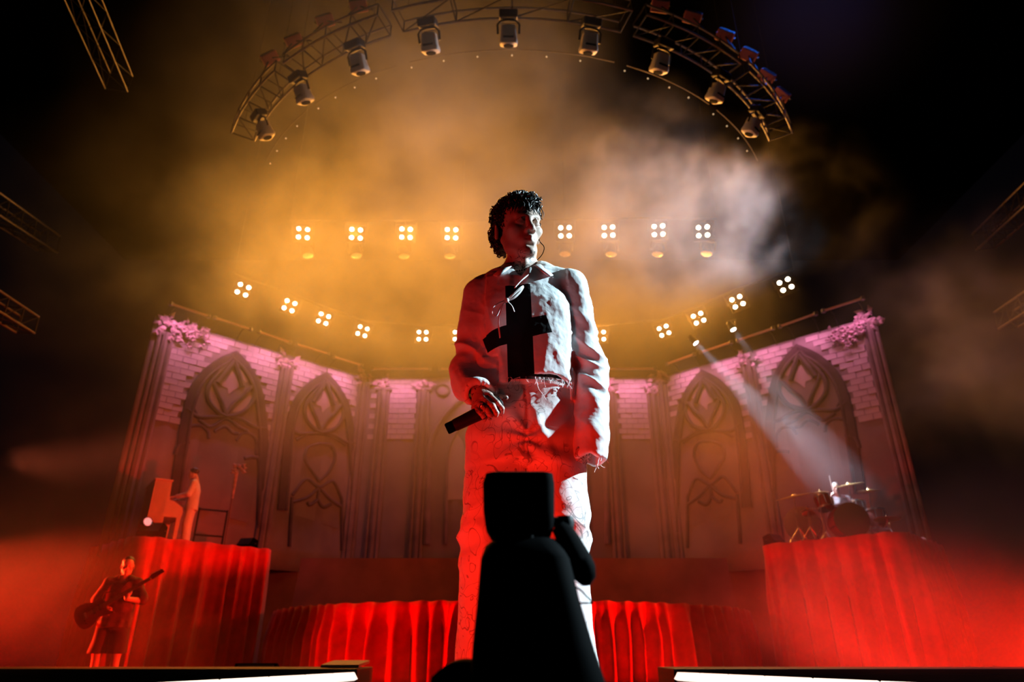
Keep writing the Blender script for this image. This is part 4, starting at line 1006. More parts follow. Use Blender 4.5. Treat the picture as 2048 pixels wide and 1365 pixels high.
def blinder(loc, roll, label, group, energy):
    global first
    o = proto if first else copy_tree(proto); first = False
    face = (Vector((0, 0, 1.0)) - loc); face.z *= 0.5
    place(o, loc, face, roll); tag(o, label, 'blinder light', group)
    R_ = o.rotation_euler.to_matrix(); HANG.append(loc + R_ @ Vector((0, 0.378, -0.07)))
    n = face.normalized()
    lamp('AREA', loc + n * 0.06, loc + n * 5, AMBER, energy, size=0.42, name='blinder_beam').data.spread = math.radians(125)
    return o
for (x, y), lab in zip(BL_UP, UPLAB):
    blinder(U(x, y, Y=16.0), 0.0, lab, 'blinders of the straight upper row', BL_E_UP)
for (x, y, rl), lab in zip(BL_LO, LOLAB):
    blinder(U(x, y, Z=9.3), math.radians(rl), lab, 'blinders of the curved lower row', BL_E_LO)
# hanging pipes for both rows
def cables(root, pts):
    for p in pts:
        m = MB(); m.tube([p, Vector((p.x, p.y, 16.49))], 0.005, n=5); c_ = m.build('hanging_cable', 'black_metal'); c_.parent = root; c_.location = -root.location
def pipe(pts, label, r=0.03):
    m = MB(); m.tube(pts, r, n=8); o = m.build('lighting_pipe', 'black_metal'); tag(o, label, 'pipe'); cables(o, [pts[0], pts[len(pts) // 2], pts[-1]])
up_, lo_ = HANG[:8], HANG[8:]
ext = lambda P: [P[0] + (P[0] - P[1]).normalized() * 0.4] + P + [P[-1] + (P[-1] - P[-2]).normalized() * 0.4]
pipe(ext(up_), 'straight dark pipe carrying the upper blinder row')
pipe(ext(lo_), 'bent dark pipe carrying the curved lower blinder row')
# --- wash heads under the upper row, lens faces turned down
DISC = [(616, 511, 12), (713, 511, 12), (808, 512, 6), (900, 512, 4), (1130, 508, -4), (1222, 508, -6), (1315, 508, -10), (1413, 507, -14)]
def make_wash():
    root = empty('wash_head')
    m = MB(); m.lathe([(0.0001, 0.0), (0.16, 0.0), (0.165, 0.05), (0.13, 0.2), (0.1, 0.27), (0.0001, 0.28)], 20); m.build('head', 'black_metal', root)
    lens = MB(); lens.lathe([(0.15, -0.012), (0.12, -0.02), (0.0001, -0.022)], 20); ln = lens.build('lens_face', 'lens_off', root)
    m = MB()
    for i in range(7):
        k = 0 if i == 0 else 1
        a_ = i * PI / 3; m.lathe([(0.0001, -0.04), (0.03, -0.035), (0.035, -0.02)], 8, Matrix.Translation((0.085 * k * math.cos(a_), 0.085 * k * math.sin(a_), 0)))
    m.build('lens_cells', 'lens_off', ln)
    m = MB(); m.tube([(-0.2, 0, 0.1), (-0.2, 0, 0.42), (0.2, 0, 0.42), (0.2, 0, 0.1)], 0.025, n=6); m.build('yoke', 'black_metal', root)
    m = MB(); m.box((0, 0, 0.5), (0.3, 0.2, 0.14)); m.build('base', 'black_metal', root, smooth=False, bevel=0.02)
    return root
pw = make_wash()
for i, (x, y, tl) in enumerate(DISC):
    o = pw if i == 0 else copy_tree(pw); o.location = U(x, y, Y=16.3); o.rotation_euler = (0.02, math.radians(-tl), 0)
    tag(o, ['wash head with honeycomb lens below the outermost piano side upper blinder', 'wash head below the second upper blinder from the piano side', 'faint wash head below the third upper blinder from the piano side', 'faint wash head below the upper blinder left of the singer',
            'faint wash head below the upper blinder right of the singer', 'faint wash head below the third upper blinder from the drum side', 'wash head below the second upper blinder from the drum side', 'wash head with honeycomb lens below the outermost drum side upper blinder'][i], 'wash light', 'wash heads below the upper row')
for o in [q for q in bpy.data.objects if q.name.startswith('wash_head')]:
    R_ = o.rotation_euler.to_matrix().inverted(); xs_ = [h.x for h in up_]; px_ = o.location.x
    tp = Vector((px_, float(np.interp(px_, xs_, [h.y for h in up_])), float(np.interp(px_, xs_, [h.z for h in up_])))) - o.location
    m = MB(); m.tube([(0, 0, 0.55), R_ @ Vector((0, 0, tp.z + 0.02)), R_ @ (tp + Vector((0, 0, 0.02)))], 0.02, n=6); m.build('drop_pole', 'black_metal', o)
# --- curved overhead truss with moving heads
RZ, RCY, RRI = 9.0, 13.98, 6.12
def ringp(a, r=RRI, z=RZ): return Vector((r * math.sin(a), RCY - r * math.cos(a), z))
HEADS = [(530, 262), (607, 190), (718, 130), (860, 88), (1017, 73), (1178, 88), (1320, 128), (1432, 187), (1503, 255)]
seg = [(-1.02, -0.70), (-0.66, -0.34), (-0.30, 0.30), (0.34, 0.66), (0.70, 1.02)]
SEGLAB = ['lowest piano side section of the curved overhead truss', 'piano side shoulder section of the curved overhead truss', 'top middle section of the curved overhead truss', 'drum side shoulder section of the curved overhead truss', 'lowest drum side section of the curved overhead truss']
for (a0, a1), lab in zip(seg, SEGLAB):
    root = empty('curved_truss', ringp((a0 + a1) / 2)); tag(root, lab, 'truss', 'sections of the curved overhead truss')
    A = np.linspace(a0, a1, 9); loc = root.location
    for r_, z_ in ((RRI + 0.02, RZ + 0.40), (RRI + 0.46, RZ + 0.40), (RRI + 0.02, RZ + 0.64), (RRI + 0.46, RZ + 0.64)):
        m = MB(); m.tube([ringp(x, r_, z_) - loc for x in A], 0.022, n=6); m.build('chord', 'alu', root)
    for k, x in enumerate(A):
        c = [ringp(x, r_, z_) - loc for r_, z_ in ((RRI + 0.02, RZ + 0.40), (RRI + 0.46, RZ + 0.40), (RRI + 0.46, RZ + 0.64), (RRI + 0.02, RZ + 0.64))]
        if k % 2 == 0:
            for i in range(4):
                m = MB(); m.tube([c[i], c[(i + 1) % 4]], 0.013, n=5); m.build('rung', 'black_metal', root)
        else:
            pass
        if k < 8 and k % 2 == 0:
            x2 = A[k + 2]
            m = MB(); m.tube([c[0], ringp(x2, RRI + 0.46, RZ + 0.40) - loc], 0.012, n=5); m.build('brace', 'black_metal', root)
    cables(root, [ringp(a0 + 0.03, RRI + 0.28, RZ + 0.64), ringp(a1 - 0.03, RRI + 0.28, RZ + 0.64)])
    # marker bulbs on a cable below the truss
    m = MB(); m.tube([ringp(x, RRI - 0.28, RZ + 0.02) - loc for x in A], 0.008, n=5); cb = m.build('cable', 'alu', root)
    for x in np.linspace(a0, a1, 5 if a1 - a0 < 0.5 else 7)[:-1]:
        m = MB(); m.lathe([(0.0001, -0.014), (0.012, -0.008), (0.014, 0), (0.012, 0.008), (0.0001, 0.014)], 8, Matrix.Translation(ringp(x, RRI - 0.36, RZ - 0.02) - loc)); m.build('marker_bulb', 'bulb', cb)
def rrect(hx, hy, z, n=5, rad=0.5):
    pts = []
    r = min(hx, hy) * rad
    for cx, cy_, a0 in ((hx - r, hy - r, 0), (-hx + r, hy - r, PI / 2), (-hx + r, -hy + r, PI), (hx - r, -hy + r, 3 * PI / 2)):
        for k in range(n): a_ = a0 + (PI / 2) * k / (n - 1); pts.append(Vector((cx + r * math.cos(a_), cy_ + r * math.sin(a_), z)))
    return pts
def loft(mb, rings, cap=True):
    n = len(rings[0]); vs = [p for R in rings for p in R]; fs = []
    for i in range(len(rings) - 1):
        for k in range(n): fs.append((i * n + k, i * n + (k + 1) % n, (i + 1) * n + (k + 1) % n, (i + 1) * n + k))
    if cap: fs += [tuple(range(n))[::-1], tuple(range((len(rings) - 1) * n, len(rings) * n))]
    mb.add(vs, fs)
def make_moving_head():
    root = empty('moving_head')
    m = MB(); loft(m, [rrect(0.09, 0.08, -0.02), rrect(0.115, 0.10, -0.03), rrect(0.13, 0.115, -0.2), rrect(0.145, 0.13, -0.27), rrect(0.135, 0.12, -0.31), rrect(0.09, 0.08, -0.325)])
    sh = m.build('head_shell', 'head_shell', root)
    m = MB(); m.box((0, -0.13, -0.225), (0.17, 0.03, 0.022)); m.build('vent_slot', 'black_matte', sh, smooth=False)
    m = MB(); m.box((0, 0.13, -0.225), (0.17, 0.03, 0.022)); m.build('vent_slot', 'black_matte', sh, smooth=False)
    m = MB(); m.lathe([(0.085, -0.322), (0.08, -0.335), (0.0001, -0.34)], 20); m.build('front_lens', 'black_matte', sh)
    m = MB(); m.tube([(-0.17, 0, -0.15), (-0.175, 0, 0.0), (-0.12, 0, 0.06), (0, 0, 0.075), (0.12, 0, 0.06), (0.175, 0, 0.0), (0.17, 0, -0.15)], 0.02, n=6); m.build('yoke', 'black_metal', root)
    m = MB(); m.tube([(-0.13, -0.06, 0.01), (0, -0.075, -0.018), (0.13, -0.06, 0.01)], 0.006, n=5); m.build('yoke_trim', 'alu', root)
    m = MB(); m.box((0, 0, 0.15), (0.30, 0.22, 0.13)); m.build('base', 'black_metal', root, smooth=False, bevel=0.02)
    return root
pm = make_moving_head()
HLAB = ['lowest pale moving head on the piano side of the curved truss', 'second pale moving head up the piano side of the curved truss', 'third pale moving head up the piano side of the curved truss', 'pale moving head on the piano side of the topmost one',
        'topmost pale moving head in the middle of the curved truss', 'pale moving head on the drum side of the topmost one', 'third pale moving head up the drum side of the curved truss', 'second pale moving head up the drum side of the curved truss', 'lowest pale moving head on the drum side of the curved truss']
for i, ((x, y), lab) in enumerate(zip(HEADS, HLAB)):
    o = pm if i == 0 else copy_tree(pm)
    c = U(x, y, Z=RZ - 0.02); inward = Vector((-c.x, RCY - c.y, 0)).normalized()
    zax = (Vector((0, 0, 1)) * 0.86 - inward * 0.5).normalized()
    xax = Vector((0, 0, 1)).cross(inward).normalized(); xax = -xax; yax = zax.cross(xax)
    o.rotation_euler = Matrix((xax, yax, zax)).transposed().to_euler(); o.location = c + zax * 0.18
    tag(o, lab, 'stage light', 'moving heads on the curved truss')
# --- reddish fixture boxes outside the ring
BX = [(1320, 12, 12), (1385, 35, 22), (1450, 72, 30), (1497, 110, 36), (1533, 153, 44), (1563, 190, 50), (717, 12, -14), (650, 42, -24), (588, 82, -32), (540, 116, -38)]
BLAB = ['faint reddish fixture box nearest the top on the drum side', 'second faint reddish fixture box down the drum side of the ring', 'third faint reddish fixture box down the drum side of the ring', 'fourth faint reddish fixture box down the drum side of the ring', 'fifth faint reddish fixture box down the drum side of the ring', 'lowest faint reddish fixture box on the drum side of the ring',
        'faint brownish fixture box nearest the top on the piano side', 'second faint brownish fixture box down the piano side of the ring', 'third faint brownish fixture box down the piano side of the ring', 'lowest faint brownish fixture box on the piano side of the ring']
pb = None
for i, ((x, y, an), lab) in enumerate(zip(BX, BLAB)):
    if pb is None:
        o = pb = empty('fixture_box')
        m = MB(); m.box((0, 0, 0), (0.30, 0.2, 0.17)); m.build('case', 'box_red', o, smooth=False, bevel=0.015)
        m = MB()
        for k in range(4): m.box((0, -0.1, -0.06 + 0.04 * k), (0.26, 0.012, 0.012))
        m.build('louvre', 'black_metal', o, smooth=False)
        m = MB(); m.tube([(-0.17, 0, 0), (-0.17, 0, 0.17), (0.17, 0, 0.17), (0.17, 0, 0)], 0.012, n=5); m.build('bracket', 'black_metal', o)
    else: o = copy_tree(pb)
    o.location = U(x, y, Z=10.15); o.rotation_euler = (math.radians(-30), math.radians(an), 0)
    q_ = o.location; an_ = math.atan2(q_.x, RCY - q_.y); tg_ = ringp(max(-1.0, min(1.0, an_)), RRI + 0.46, RZ + 0.65) - q_; Ri_ = o.rotation_euler.to_matrix().inverted()
    m = MB(); m.tube([Vector((0, 0, 0)), Ri_ @ tg_], 0.015, n=6); m.build('clamp_arm', 'black_metal', o)
    tag(o, lab, 'fixture', 'fixture boxes outside the curved truss')
# --- side trusses
truss('side_truss', U(-40, 395, Y=11), U(98, 487, Y=14), 'upper box truss section at the dark edge on the guitarist side', 0.42, 5)
truss('side_truss', U(-40, 590, Y=11), U(55, 650, Y=12.5), 'lower box truss section at the dark edge on the guitarist side', 0.36, 3)
truss('side_truss', U(2090, 370, Y=11), U(1968, 482, Y=14), 'upper box truss section at the dark edge on the drum side', 0.42, 5)
truss('side_truss', U(2090, 590, Y=11), U(2012, 640, Y=12.5), 'lower box truss section at the dark edge on the drum side', 0.36, 3)
truss('side_truss', U(150, -40, Z=10.5), U(238, 165, Z=10.5), 'long thin truss running to the top corner over the guitarist', 0.42, 3, r=0.012)
# --- slim battens washing the backdrop pink
def batten(wall, x0, y0, x1, y1, label, e):
    n = wall.n; p0 = wall.p + n * 0.55
    a, b = UP(x0, y0, p0, n), UP(x1, y1, p0, n)
    c = (a + b) / 2; root = empty('light_batten', c); tag(root, label, 'light batten', 'battens above the backdrop')
    m = MB(); m.tube([a - c, b - c], 0.035, n=8); m.build('tube', mat('batten_tube', (0.55, 0.35, 0.33), 0.35, 0.3) if 'bt' not in M else M['bt'], root)
    for p in (a, b):
        m = MB(); m.box(p - c, (0.1, 0.1, 0.1)); m.build('end_cap', 'alu', root, smooth=False, bevel=0.01)
    for p in (a.lerp(b, 0.15), a.lerp(b, 0.85)):
        m = MB(); m.tube([p - c, p - c + Vector((0, 0, -0.02)) - n * 0.3, Vector((p.x, p.y, ZT - 0.04)) - n * 0.535 - c], 0.012, n=5); m.build('bracket', 'black_metal', root)
    L = bpy.data.lights.new('batten_wash', 'AREA'); L.shape = 'RECTANGLE'; L.size = (b - a).length * 0.95; L.size_y = 0.05; L.color = PINK; L.energy = e
    try: L.spread = math.radians(110)
    except Exception: pass
    lo_ = bpy.data.objects.new('batten_wash', L); COL.objects.link(lo_); lo_.location = c - Vector((0, 0, 0.06)) - n * 0.02
    tgt = Vector((c.x, c.y, 0)) - n * 0.60 + Vector((0, 0, ZT - 0.9)); z = -(tgt - lo_.location).normalized(); xx = (b - a).normalized(); xx = (xx - z * xx.dot(z)).normalized(); yy = z.cross(xx)
    lo_.rotation_euler = Matrix((xx, yy, z)).transposed().to_euler()
BT = [(342, 608, 418, 633), (430, 636, 501, 659), (518, 664, 580, 685), (593, 689, 656, 708), (668, 714, 723, 731)]
M['bt'] = mat('batten_tube', (0.55, 0.35, 0.33), 0.35, 0.3)
wd = ['first', 'second', 'third', 'fourth', 'fifth']
for i, q in enumerate(BT): batten(WL, *q, '%s slim light batten from the outer end of the piano side backdrop' % wd[i], 12)
for i, q in enumerate([(1725, 597, 1647, 622), (1631, 628, 1560, 653), (1546, 657, 1476, 681), (1462, 685, 1402, 705), (1388, 709, 1334, 728)]): batten(WR, *q, '%s slim light batten from the outer end of the drum side backdrop' % wd[i], 9)
for i, q in enumerate([(745, 738, 860, 738), (880, 738, 1000, 738), (1060, 738, 1180, 738), (1200, 738, 1310, 738)]): batten(WC, *q, '%s slim light batten over the centre backdrop from the piano side' % wd[i], 17)
# --- two white beams aimed at the drummer
DRUM = U(1688, 990, Y=15.3)
for i, (x, y) in enumerate(((1392, 687), (1467, 660))):
    c = U(x, y, Y=16.6); d = (DRUM - c).normalized()
    root = empty('beam_spot'); tag(root, ['small spot with a white beam, the lower one of two aimed at the drums', 'small spot with a white beam, the higher one of two aimed at the drums'][i], 'spot light', 'white spots aimed at the drums')
    place(root, c, d)
    m = MB(); m.lathe([(0.0001, -0.30), (0.07, -0.28), (0.09, -0.1), (0.085, 0.0), (0.075, 0.0), (0.07, -0.02)], 16); m.build('barrel', 'black_metal', root)
    m = MB(); m.lathe([(0.0001, 0.004), (0.04, 0.002), (0.074, -0.008)], 16); m.build('lens', 'spot_on', root)
    m = MB(); m.tube([(-0.12, 0, -0.12), (-0.12, 0.16, -0.2), (0.12, 0.16, -0.2), (0.12, 0, -0.12)], 0.014, n=6); m.build('yoke', 'black_metal', root)
    lamp('SPOT', c + d * 0.02, DRUM + Vector((0.2 * i, 0, 0.1)), (0.70, 0.80, 1.0), 6500, spot=15, blend=0.25, name='drum_beam', soft=0.06)
# ------------------------------------------------------------------ haze
def make_haze(blobs, name='haze'):
    ng = bpy.data.node_groups.new('haze_density', 'GeometryNodeTree')
    ng.interface.new_socket('Geometry', in_out='OUTPUT', socket_type='NodeSocketGeometry')
    ng.interface.new_socket('Geometry', in_out='INPUT', socket_type='NodeSocketGeometry')
    nd, lk = ng.nodes, ng.links
    def math_(op, a, b=None, c=None, clamp=False):
        n = nd.new('ShaderNodeMath'); n.operation = op; n.use_clamp = clamp
        for i, v in enumerate((a, b, c)):
            if v is None: continue
            if isinstance(v, (int, float)): n.inputs[i].default_value = v
            else: lk.new(v, n.inputs[i])
        return n.outputs[0]
    def vmath(op, a, b=None):
        n = nd.new('ShaderNodeVectorMath'); n.operation = op
        for i, v in enumerate((a, b)):
            if v is None: continue
            if isinstance(v, (tuple, list, Vector)): n.inputs[i].default_value = v
            else: lk.new(v, n.inputs[i])
        return n.outputs['Value'] if op in ('LENGTH', 'DOT_PRODUCT', 'DISTANCE') else n.outputs[0]
    def maprange(v, a, b, c=0.0, d=1.0):
        n = nd.new('ShaderNodeMapRange'); n.interpolation_type = 'SMOOTHSTEP'; lk.new(v, n.inputs[0])
        for i, k in enumerate((a, b, c, d)): n.inputs[1 + i].default_value = k
        return n.outputs[0]
    def noise(vec, scale, detail=4, rough=0.55, out=0):
        n = nd.new('ShaderNodeTexNoise'); n.inputs['Scale'].default_value = scale; n.inputs['Detail'].default_value = detail; n.inputs['Roughness'].default_value = rough
        lk.new(vec, n.inputs['Vector']); return n.outputs[out]
    pos = nd.new('GeometryNodeInputPosition').outputs[0]
    warp = vmath('SUBTRACT', noise(pos, 0.28, 3, 0.6, 1), (0.5, 0.5, 0.5))
    sc_ = nd.new('ShaderNodeVectorMath'); sc_.operation = 'SCALE'; lk.new(warp, sc_.inputs[0]); sc_.inputs['Scale'].default_value = 3.6
    wp = vmath('ADD', pos, sc_.outputs[0])
    n1 = noise(wp, 0.42, 6, 0.62); n2 = noise(vmath('ADD', wp, (31.0, 7.0, 3.0)), 1.15, 5, 0.65)
    soft = math_('MULTIPLY', maprange(n1, 0.32, 0.66, 0.12, 1.5), maprange(n2, 0.30, 0.70, 0.70, 1.3))
    wisp = math_('MULTIPLY', maprange(n1, 0.40, 0.66, 0.0, 1.4), maprange(n2, 0.32, 0.66, 0.25, 1.4))
    total = None
    for c, r, amp, kind, edge in blobs:
        src = pos if kind == 'even' else wp
        d = vmath('DIVIDE', vmath('SUBTRACT', src, tuple(c)), tuple(r))
        f = maprange(vmath('LENGTH', d), 1.0, edge, 0.0, amp)
        if kind == 'wisp': f = math_('MULTIPLY', f, wisp)
        elif kind == 'soft': f = math_('MULTIPLY', f, soft)
        total = f if total is None else math_('ADD', total, f)
    total = math_('MAXIMUM', total, 0.0)
    vc = nd.new('GeometryNodeVolumeCube'); lk.new(total, vc.inputs['Density'])
    vc.inputs['Min'].default_value = HZ_MIN; vc.inputs['Max'].default_value = HZ_MAX
    for k, ax in enumerate('XYZ'): vc.inputs['Resolution ' + ax].default_value = int((HZ_MAX[k] - HZ_MIN[k]) / HZ_VOX)
    mtl = bpy.data.materials.new('stage_haze'); mtl.use_nodes = True; nt = mtl.node_tree; nt.nodes.clear()
    out = nt.nodes.new('ShaderNodeOutputMaterial'); vs = nt.nodes.new('ShaderNodeVolumeScatter'); at = nt.nodes.new('ShaderNodeAttribute'); at.attribute_name = 'density'
    vs.inputs['Color'].default_value = (0.95, 0.95, 0.95, 1); vs.inputs['Anisotropy'].default_value = 0.15
    nt.links.new(at.outputs['Fac'], vs.inputs['Density']); nt.links.new(vs.outputs[0], out.inputs['Volume'])
    sm = nd.new('GeometryNodeSetMaterial'); sm.inputs['Material'].default_value = mtl
    lk.new(vc.outputs[0], sm.inputs[0]); og = nd.new('NodeGroupOutput'); lk.new(sm.outputs[0], og.inputs[0]); nd.new('NodeGroupInput')
    vol = bpy.data.volumes.new(name); vol.materials.append(mtl)
    o = bpy.data.objects.new(name, vol); COL.objects.link(o)
    md = o.modifiers.new('density', 'NODES'); md.node_group = ng
    tag(o, 'drifting amber, grey and red lit stage haze filling the set', 'haze', kind='stuff')
    return o
HZ_MIN, HZ_MAX, HZ_VOX = (-13.0, 3.6, -0.5), (13.0, 19.9, 12.5), 0.12
B = []
def blob(px, py, Y, r, amp, kind='soft', edge=0.1): B.append((U(px, py, Y=Y), r, amp, kind, edge))
blob(800, 500, 13.0, (7.5, 5.5, 5.0), 0.075)
blob(620, 600, 14.0, (5.5, 4.5, 4.0), 0.05)
blob(1080, 640, 14.5, (6.5, 4.5, 3.2), 0.05)
blob(850, 260, 10.0, (4.6, 4.5, 3.6), 0.055)
blob(620, 320, 11.0, (4.4, 4.5, 3.6), 0.035)
blob(1024, 830, 15.0, (11.0, 4.0, 3.2), 0.062, 'even', 0.1)
blob(820, 70, 8.6, (4.4, 3.6, 2.6), 0.05)
blob(1640, 20, 8.6, (2.6, 2.4, 2.2), 0.005, 'even', 0.0)
blob(1480, 900, 15.0, (3.6, 3.0, 3.2), 0.06, 'soft', 0.0)
blob(380, 500, 12.5, (5.0, 4.0, 4.5), 0.035, 'soft', 0.0)
blob(1000, 640, 17.0, (9.5, 3.5, 2.6), 0.06, 'soft', 0.2)
blob(1350, 420, 12.0, (3.4, 2.6, 2.4), 0.16, 'wisp', 0.2)
blob(1250, 280, 11.0, (2.0, 2.0, 1.8), 0.12, 'wisp', 0.2)
blob(1500, 430, 12.3, (3.0, 2.4, 1.8), 0.15, 'wisp', 0.2)
blob(1950, 1280, 10.0, (5.0, 4.5, 2.2), 0.045, 'soft', 0.1)
blob(1560, 1320, 11.5, (4.5, 2.5, 1.3), 0.04, 'wisp', 0.1)
blob(30, 1180, 10.0, (3.6, 3.5, 2.4), 0.03, 'soft', 0.1)
blob(400, 1340, 11.5, (4.5, 2.5, 1.2), 0.04, 'wisp', 0.1)
blob(1950, 700, 9.5, (3.0, 3.0, 2.6), 0.12, 'wisp', 0.1)
blob(1060, 830, 16.4, (5.0, 2.6, 3.2), 0.05, 'even', 0.0)
blob(1260, 640, 15.0, (3.2, 2.6, 2.2), 0.05, 'soft', 0.0)
blob(1340, 1010, 15.0, (3.0, 2.6, 2.2), 0.06, 'soft', 0.0)
blob(220, 960, 12.5, (3.2, 2.6, 2.6), 0.02, 'soft', 0.0)
make_haze(B)
# ------------------------------------------------------------------ the black camera in front of the lens
camrig = empty('floor_camera', (0.0, 1.13, ZF)); tag(camrig, 'black out-of-focus camera with square hood on a tapered stand before the singer', 'camera')
def FL(px, py, Y): return Vector(U(px, py, Y=Y)) - camrig.location
YC = 1.13
def ring4(y, x0, x1, Yn, Yf, rad=0.4):
    """rounded rectangle section spanning the pixels x0..x1 at pixel row y"""
    c = FL((x0 + x1) / 2, y, (Yn + Yf) / 2); hx = (FL(x1, y, YC) - FL(x0, y, YC)).x / 2; pts = rrect(hx, (Yf - Yn) / 2, 0, 5, rad)
    return [p + c for p in pts]
m = MB(); loft(m, [ring4(952, 978, 1097, 1.10, 1.16, .5), ring4(956, 972, 1104, 1.09, 1.17), ring4(975, 967, 1107, 1.085, 1.175), ring4(1030, 968, 1107, 1.085, 1.175), ring4(1060, 972, 1106, 1.085, 1.175), ring4(1078, 982, 1100, 1.095, 1.165)])
hd = m.build('lens_hood', 'black_matte', camrig)
m = MB(); loft(m, [ring4(1050, 990, 1098, 1.09, 1.17), ring4(1095, 990, 1098, 1.09, 1.17), ring4(1120, 985, 1102, 1.08, 1.18)]); m.build('camera_body', 'black_matte', camrig)
m = MB(); loft(m, [ring4(1085, 988, 1110, 1.08, 1.19, .6), ring4(1098, 972, 1122, 1.07, 1.2, .6), ring4(1125, 964, 1135, 1.06, 1.2), ring4(1200, 958, 1152, 1.05, 1.21), ring4(1290, 949, 1178, 1.04, 1.22), ring4(1380, 944, 1205, 1.02, 1.24), ring4(1640, 910, 1270, 0.98, 1.28)])
m.build('stand_cover', 'black_matte', camrig)
for px in (1020, 1062):
    m = MB(); m.tube([FL(px, 1005, 1.082), FL(px, 1090, 1.082)], 0.004, n=8); m.build('guide_rod', 'black_metal', camrig)
m = MB(); m.tube(smooth3([FL(880, 1372, 1.12), FL(905, 1352, 1.1), FL(930, 1345, 1.09), FL(965, 1352, 1.09), FL(990, 1372, 1.1)]), 0.018, n=8); m.build('base_bracket', 'black_matte', camrig)
m = MB(); m.box(FL(1110, 1046, 1.12), (0.045, 0.03, 0.014), Matrix.Rotation(0.15, 3, 'Y')); m.build('side_knob_plate', 'black_metal', camrig, smooth=False, bevel=0.003)
m = MB(); m.lathe([(0.0001, -0.012), (0.014, -0.01), (0.016, 0), (0.014, 0.01), (0.0001, 0.012)], 14, Matrix.Translation(FL(1130, 1047, 1.12))); m.build('side_knob', 'black_metal', camrig)
rs = [0.020, 0.024, 0.027, 0.029, 0.031, 0.030, 0.024, 0.010]
m = MB(); m.tube([FL(x, y, 1.12) for x, y in ((1118, 1052), (1128, 1066), (1138, 1084), (1148, 1104), (1157, 1122), (1166, 1140), (1171, 1158), (1172, 1172))], rs, n=12, flat=0.7); pch = m.build('hanging_pouch', 'black_matte', camrig)
m = MB(); m.tube(smooth3([FL(1146, 1172, 1.11), FL(1160, 1180, 1.11), FL(1172, 1192, 1.11), FL(1185, 1206, 1.115), FL(1175, 1207, 1.12), FL(1155, 1207, 1.12)]), 0.0016, n=6); m.build('pouch_cord', 'black_matte', pch)

# ------------------------------------------------------------------ simple dressed figures for the band
M['tee'] = mat('dark_print_tee', (0.10, 0.05, 0.05), 0.9, 0, var=0.6, vscale=9)
M['shorts'] = mat('dark_shorts', (0.05, 0.03, 0.03), 0.9)
M['suit'] = mat('pale_suit', (0.62, 0.55, 0.50), 0.85, 0, var=0.08)
M['tank'] = mat('pale_shirt', (0.60, 0.58, 0.62), 0.9, 0, var=0.25, vscale=12)
M['wood_dark'] = mat('dark_wood', (0.10, 0.03, 0.02), 0.4, 0, var=0.3, vscale=4)
M['piano'] = mat('pale_piano_paint', (0.55, 0.40, 0.30), 0.5, 0, var=0.06)
M['ivory'] = mat('piano_keys', (0.75, 0.72, 0.65), 0.3)
M['drum_red'] = mat('drum_shell', (0.16, 0.03, 0.025), 0.35, 0, var=0.3, vscale=5)
M['bronze'] = mat('cymbal_bronze', (0.75, 0.52, 0.20), 0.28, 0.85, var=0.12, vscale=3)
def body_field(h, wide=0.5): return Field((-wide, -0.62, -0.02), (wide, 0.42, 1.90), h)
def hands_simple(f, w_, d, s, p, curl): hand_relaxed(f, w_, d, s, p, curl, 1.05, 0.004)
# --- guitarist
g = U(207, 1340, Y=10.4); guit = empty('person', (g.x, 10.4, ZF), (0, 0, 0.12)); tag(guit, 'guitarist in dark t-shirt and shorts playing in the red smoke', 'person')
h_ = 0.0105
f = body_field(h_); Rg = Matrix.Rotation(0.35, 3, 'Z') @ Matrix.Rotation(0.12, 3, 'X'); Tg = head_shape(f, Rg, (0.02, -0.02, 1.655), 1.05)
f.cone((0.01, 0.02, 1.58), (0, 0.03, 1.46), 0.058, 0.065, 0.04); f.loft([0.85, 1.05, 1.25, 1.42], [0] * 4, [0.01] * 4, [0.17, 0.165, 0.18, 0.15], [0.12, 0.12, 0.12, 0.08], 0.05)
f.chain([(-0.19, 0.01, 1.43), (-0.30, 0.03, 1.16), (-0.13, -0.20, 1.06)], [0.058, 0.045, 0.030], 0.03); f.chain([(0.19, 0.01, 1.43), (0.315, -0.03, 1.19), (0.20, -0.26, 1.20)], [0.058, 0.045, 0.030], 0.03)
hands_simple(f, (-0.13, -0.20, 1.06), (0.8, -0.15, -0.25), (0.2, 0, 1), (0.1, 1, 0.0), 0.8); hands_simple(f, (0.20, -0.26, 1.20), (-0.2, 0.1, 0.6), (0.6, 0.2, 0.4), (0.2, 0.8, -0.1), 1.0)
for s in (-1, 1): f.chain([(s * 0.10, 0.01, 0.88), (s * 0.125, -0.01, 0.50), (s * 0.135, 0.03, 0.09)], [0.088, 0.060, 0.042], 0.03); f.cone((s * 0.135, 0.05, 0.04), (s * 0.155, -0.13, 0.035), 0.045, 0.038, 0.02)
organic('body', f.mesh(), 'skin', guit)
f = Field((-0.42, -0.26, 0.75), (0.42, 0.3, 1.56), h_)
f.loft([0.82, 1.0, 1.25, 1.44], [0] * 4, [0.01] * 4, [0.225, 0.21, 0.205, 0.17], [0.165, 0.15, 0.145, 0.10], 0); f.cone((-0.06, 0.02, 1.50), (-0.19, 0.01, 1.43), 0.05, 0.07, 0.04); f.cone((0.06, 0.02, 1.50), (0.19, 0.01, 1.43), 0.05, 0.07, 0.04)
f.cone((-0.19, 0.01, 1.43), (-0.30, 0.02, 1.20), 0.075, 0.088, 0.03); f.cone((0.19, 0.01, 1.43), (0.31, -0.02, 1.22), 0.075, 0.088, 0.03)
f.cut(lambda X, Y, Z: np.minimum(Z - 0.83, 0.045 * (np.sqrt((X / 0.075) ** 2 + ((Y - 0.02) / 0.08) ** 2) - 1) + np.where(Z < 1.46, 1.0, 0.0)) + 0 * X)
V, Q = f.mesh(); n_ = vnormals(V, Q); V = V + n_ * (0.012 * vnoise(V, (14, 10, 6), 1))[:, None]; organic('t_shirt', (V, Q), 'tee', guit)
